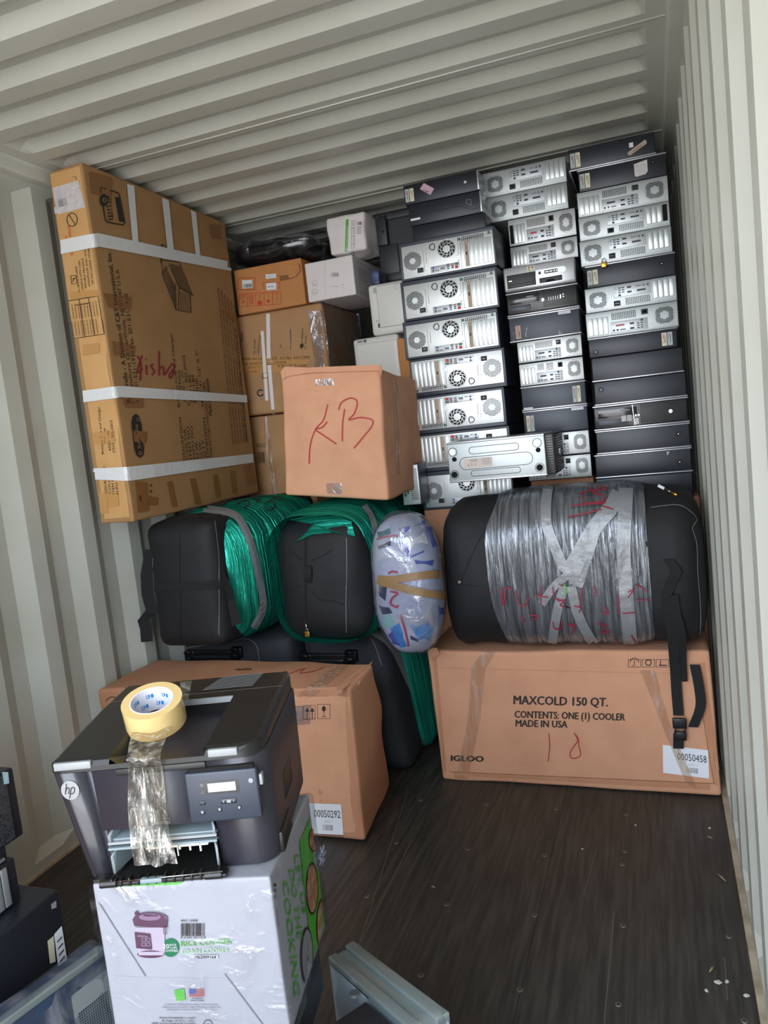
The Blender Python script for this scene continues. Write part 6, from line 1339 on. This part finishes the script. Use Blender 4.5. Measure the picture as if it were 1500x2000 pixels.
for a in range(8):
    for row in range(2):
        a0 = a*.785+.35*row; hh = -.012-.018*row
        D = Dec(b, plane=(rc+ax_*hh+(e1*math.cos(a0)+e2*math.sin(a0))*.0363, (-e1*math.sin(a0)+e2*math.cos(a0)), -ax_, -(e1*math.cos(a0)+e2*math.sin(a0))), off=.0005)
        D.rect(-.007, -.004, -.002, .004, corb); D.line([(0, -.004), (.003, .004)], .0018, corb); D.line([(.003, -.004), (.0, .001)], .0015, corb); D.rect(.0045, -.004, .0075, -.001, corb); D.rect(.0045, .001, .0075, .004, corb)
b.build('card_core', t)
nf_ = -uy; p0 = LOC-uy*.011
def PF(x, y, o=.0): d = ray(x, y); k_ = ((p0+nf_*o-CC).dot(nf_))/d.dot(nf_); return CC+d*k_
Lp = [PZ(262, 1408, .985), PZ(256, 1440, .982), PZ(250, 1470, .980), PZ(246, 1486, .978), PF(249, 1500), PF(250, 1540), PF(251, 1580), PF(254, 1620), PF(255, 1660, .010), PF(262, 1700, .012)]
Rp = [PZ(345, 1398, .985), PZ(325, 1440, .982), PZ(316, 1466, .980), PZ(314, 1482, .978), PF(316, 1496), PF(321, 1540), PF(324, 1580), PF(331, 1620), PF(342, 1660, .010), PF(349, 1694, .012)]
b = MB(); rows = []
for j in range(9):
    u = j/8; row = []
    for i in range(len(Lp)-1):
        for s_ in range(5):
            v = s_/5; L_ = Lp[i].lerp(Lp[i+1], v); R_ = Rp[i].lerp(Rp[i+1], v); p = L_.lerp(R_, u); row.append(p+nf_*(.0035*math.sin(u*17+i*1.3+v)+.002*noise.noise(p*60))+Vector((0, 0, .002*math.sin(u*9))))
    rows.append(row)
for a, c in zip(rows, rows[1:]): b.strip(a, c, tfilm)
b.build('tape_tail', t)
b = MB(); A_s = rc+ax_*-.001+e1*0; P1 = PZ(352, 1332, 1.01); P2 = PZ(375, 1330, 1.0); P3 = PZ(366, 1372, .995); P4 = PZ(352, 1362, .995)
b.strip([P1, P2], [P4, P3], tfilm); b.build('tape_end', t)
# ---- computers on the floor at the right of the rice cooker box
zA = .36; N1, N2 = PZ(640, 1866, zA), PZ(806, 2010, zA); zb1 = .352; c1 = PZ(733, 1942, zb1); b_ = PZ(655, 1912, zb1)
dy_ = (N2-N1).normalized(); dx_ = Vector((-dy_.y, dy_.x, 0)); dx_ = dx_ if dx_.x < 0 else -dx_
gap_ = (c1-N1).dot(dx_); c1 = c1+dx_*(.014-gap_)
A = [c1, c1+dx_*.44, c1+dx_*.44+dy_*.40, c1+dy_*.40]
def slab(b, A, z0, z1, m, r=.004):
    lo = [Vector((p.x, p.y, z0)) for p in A]; hi = [Vector((p.x, p.y, z1)) for p in A]
    b.rbox((0, 0, 0), ((A[1]-A[0]).length, (A[3]-A[0]).length, z1-z0), m, r, n=1, hexa=[lo[0], lo[1], lo[3], lo[2], hi[0], hi[1], hi[3], hi[2]])
t = thing('tower_computer', 'black tower computer with a round foot under the right side of the rice cooker box', 'computer', (A[0].x, A[0].y, 0))
b = MB(); slab(b, A, .003, zb1, pcb); b.build('case', t)
b = MB(); fc = PZ(692, 1942, zb1); b.cyl(fc, (0, 0, 1), .0115, .004, mat('rubber_grey', '4c4e52', .6), n=24, r2=.009); b.build('foot', t)
b = MB(); nn = -dx_; D = Dec(b, plane=(Vector((c1.x, c1.y, zb1)), dy_, Vector((0, 0, -1)), nn), off=.001)
D.rect(.006, .006, .30, .12, pcsm); D.lay = 1
for i in range(12): D.rect(.012+.02*i, .012, .026+.02*i, .11, slotm); D.rect(.012+.02*i, .112, .016+.02*i, .116, hole)
b.build('rear_panel', t)
S = [q0.lerp(q1, .04), q0.lerp(q1, .97), q0.lerp(q1, .97)+(q2-q1)*.9, q0.lerp(q1, .04)+(q2-q1)*.9]
b = MB(); slab(b, S, zb1+.001, .75-dz-.002, pcb); tag(b.build('desktop_computer', origin=(S[0].x, S[0].y, zb1)), 'slim black desktop computer lying flat directly beneath the rice cooker box', 'computer')
b = MB(); S2 = [S[0]+(S[1]-S[0])*-.1, S[0]+(S[1]-S[0])*.42, S[3]+(S[1]-S[0])*.42, S[3]+(S[1]-S[0])*-.1]
S2 = [p for p in S2]
# aluminium-coloured case in film
zA = .36; N1, N2, F1, F2 = PZ(640, 1866, zA), PZ(806, 2010, zA), PZ(690, 1836, zA), PZ(897, 1980, zA)
F2 = F1+(N2-N1)*1.0+ (F2-F1-(N2-N1))*.5
t = thing('desktop_computer', 'silver-grey computer case in clear film standing on the floor by the rice cooker box', 'computer', (N1.x, N1.y, 0))
b = MB(); slab(b, [N1, N2, F2, F1], .003, zA-.012, mat('case_pale_blue', 'aebfc8', .35, metal=.3)); b.build('case', t)
for u0, u1, hh in ((.0, .30, .0), (.33, .62, -.006), (.66, 1.0, .002)):
    b = MB(); P_ = [N1.lerp(F1, u0), N2.lerp(F2, u0), N2.lerp(F2, u1), N1.lerp(F1, u1)]; slab(b, P_, zA-.022, zA+hh-.003, mat('alloy_rail', 'a6b2b0', .3, metal=.6), r=.002); b.build('edge_rail', t)
b = MB(); cen = (N1+N2+F1+F2)/4; P_ = [cen+(p-cen)*1.02 for p in (N1, N2, F2, F1)]
lo = [Vector((p.x, p.y, .003)) for p in P_]; hi = [Vector((p.x, p.y, zA+.008)) for p in P_]
b.rbox((0, 0, 0), (.3, .1, .35), thinf, .015, n=10, hexa=[lo[0], lo[1], lo[3], lo[2], hi[0], hi[1], hi[3], hi[2]], noise_a=.008, nf=14); b.build('stretch_film', t)
# ---- pile by the left wall
zL = .40; A = PZ(114, 1736, zL); x1 = A.x; y1 = A.y
t = thing('tower_computer', 'large black computer case on the floor at the lower left, with white stickers', 'computer', (x1, y1, 0))
b = MB(); b.rbox((x1-.42, y1-.46, .003), (x1, y1, zL), pcb, .005, n=1); b.build('case', t)
def side(b, x, y, z, off=.0006): return Dec(b, plane=(Vector((x, y, z)), Vector((0, -1, 0)), Vector((0, 0, -1)), Vector((1, 0, 0))), off=off)
b = MB(); D = side(b, x1, y1, zL)
qa = [PXX(*p, x1) for p in ((92, 1838), (104, 1828), (108, 1878), (97, 1882))]; b.poly([p+Vector((.001, 0, 0)) for p in qa], stk); b.build('sticker', t)
b = MB(); qa = [PXX(*p, x1) for p in ((105, 1825), (120, 1808), (133, 1890), (116, 1912))]; b.poly([p+Vector((.001, 0, 0)) for p in qa], paper)
for i in range(4): m0 = qa[0].lerp(qa[3], .2+.15*i); m1_ = qa[1].lerp(qa[2], .2+.15*i); b.add([m0.lerp(m1_, .2)+Vector((.002, 0, 0)), m0.lerp(m1_, .8)+Vector((.002, 0, 0)), m0.lerp(m1_, .8)+Vector((.002, 0, -.004)), m0.lerp(m1_, .2)+Vector((.002, 0, -.004))], [(0, 1, 2, 3)], ink)
b.build('sticker', t)
b = MB(); qa = [PXX(*p, x1) for p in ((99, 1766), (109, 1759), (110, 1772), (100, 1776))]; b.poly([p+Vector((.001, 0, 0)) for p in qa], inkg); b.build('sticker', t)
xs_ = .645; pA = PXX(42, 1758, xs_); yb_ = pA.y; zs0 = zL+.002; zs1 = PXX(36, 1668, xs_).z
t = thing('desktop_computer', 'computer with silver slot covers facing out, at the lower left edge of the picture', 'computer', (xs_, yb_, zs0))
b = MB(); b.rbox((xs_-.36, yb_-.40, zs0), (xs_, yb_, zs1), pcb, .003, n=1); b.build('case', t)
for i in range(9): b = MB(); b.box(xs_-.002, xs_+.004, yb_-.030-.022*i-.018, yb_-.030-.022*i, zs0+.008, zs1-.008, slotm, r=.001); b.build('slot_cover', t)
zs2 = PXX(34, 1640, xs_).z
b = MB(); b.rbox((xs_-.38, yb_-.42, zs1+.002), (xs_-.012, yb_-.008, zs2), pcb, .004, n=1); b.box(xs_-.013, xs_-.008, yb_-.4, yb_-.02, zs1+.003, zs1+.010, pcst)
tag(b.build('desktop_computer', origin=(xs_, yb_, zs1)), 'black desktop computer at the left edge, between the mesh-fronted one and the slot covers', 'computer')
zs3 = PXX(30, 1495, xs_).z; ym = PXX(46, 1620, xs_).y
t = thing('tower_computer', 'black mesh-fronted computer at the left edge of the picture, top of its pile', 'computer', (xs_, ym, zs2))
b = MB(); b.rbox((xs_-.40, ym-.40, zs2+.002), (xs_, ym, zs3), pcb, .006, n=1); b.build('case', t)
b = MB(); b.box(xs_-.002, xs_+.006, ym-.39, ym-.030, zs2+.01, zs3-.006, mat('mesh_charcoal', '45484f', .45, nscale=260, c2='202227', detail=0), r=.003); b.build('mesh_front', t)
b = MB(); qa = [PXX(*p, xs_+.0075) for p in ((4, 1508), (16, 1508), (18, 1530), (8, 1532))]; b.poly(qa, mat('sticker_ice', 'a8c4cf', .3)); b.build('sticker', t)
# slim wrapped case
P1, P2 = PZ(22, 1985, .30), PZ(203, 1852, .30); dr = (P2-P1).normalized(); nr = Vector((-dr.y, dr.x, 0)); nr = nr if nr.x < 0 else -nr
P1 = P2-dr*.36
t = thing('desktop_computer', 'slim computer in bluish clear film at the lower left, beside the rice cooker box', 'computer', (P2.x, P2.y, 0))
A4 = [P2, P1, P1+nr*.055, P2+nr*.055]
A4 = [p-nr*.0 for p in A4]
b = MB(); slab(b, A4, .003, .298, mat('case_ink_blue', '3f5068', .35, metal=.3)); b.build('case', t)
b = MB(); slab(b, [A4[0]-nr*.004, A4[1]-nr*.004, A4[1]+nr*.022, A4[0]+nr*.022], .285, .303, MATS['alloy_rail'], r=.003); b.build('edge_rail', t)
b = MB(); D = Dec(b, plane=(Vector((P2.x, P2.y, .298)), -dr, Vector((0, 0, -1)), -nr), off=.001); D.rect(.002, .05, .10, .24, pcsm); D.lay = 1; D.grid(.008, .10, .09, .22, 14, 18, hole, fill=.6); b.build('vent_panel', t)
b = MB(); cen = (A4[0]+A4[1]+A4[2]+A4[3])/4; P_ = [cen+(p-cen)*1.0+(p-cen).normalized()*.010 for p in A4]; lo = [Vector((p.x, p.y, .003)) for p in P_]; hi = [Vector((p.x, p.y, .309)) for p in P_]
b.rbox((0, 0, 0), (.3, .06, .3), vfilm, .012, n=10, hexa=[lo[0], lo[1], lo[3], lo[2], hi[0], hi[1], hi[3], hi[2]], noise_a=.006, nf=14); b.build('stretch_film', t)
# unseen cartons added to shade the lower left wall, beside and behind the camera
for x0, x1_, y0, y1_, z1_, lab in ((.02, .60, .10, .80, 1.15, 'added unseen brown carton that shades the left wall, farther one'), (.02, .85, -.62, .06, 1.6, 'added unseen brown carton that shades the left wall, nearest the doors')):
    b = MB(); b.rbox((x0, y0, .003), (x1_, y1_, z1_), card, .01, n=2); tag(b.build('carton', origin=(x0, y0, 0)), lab, 'box', 'added light-blocking cartons beside the camera')
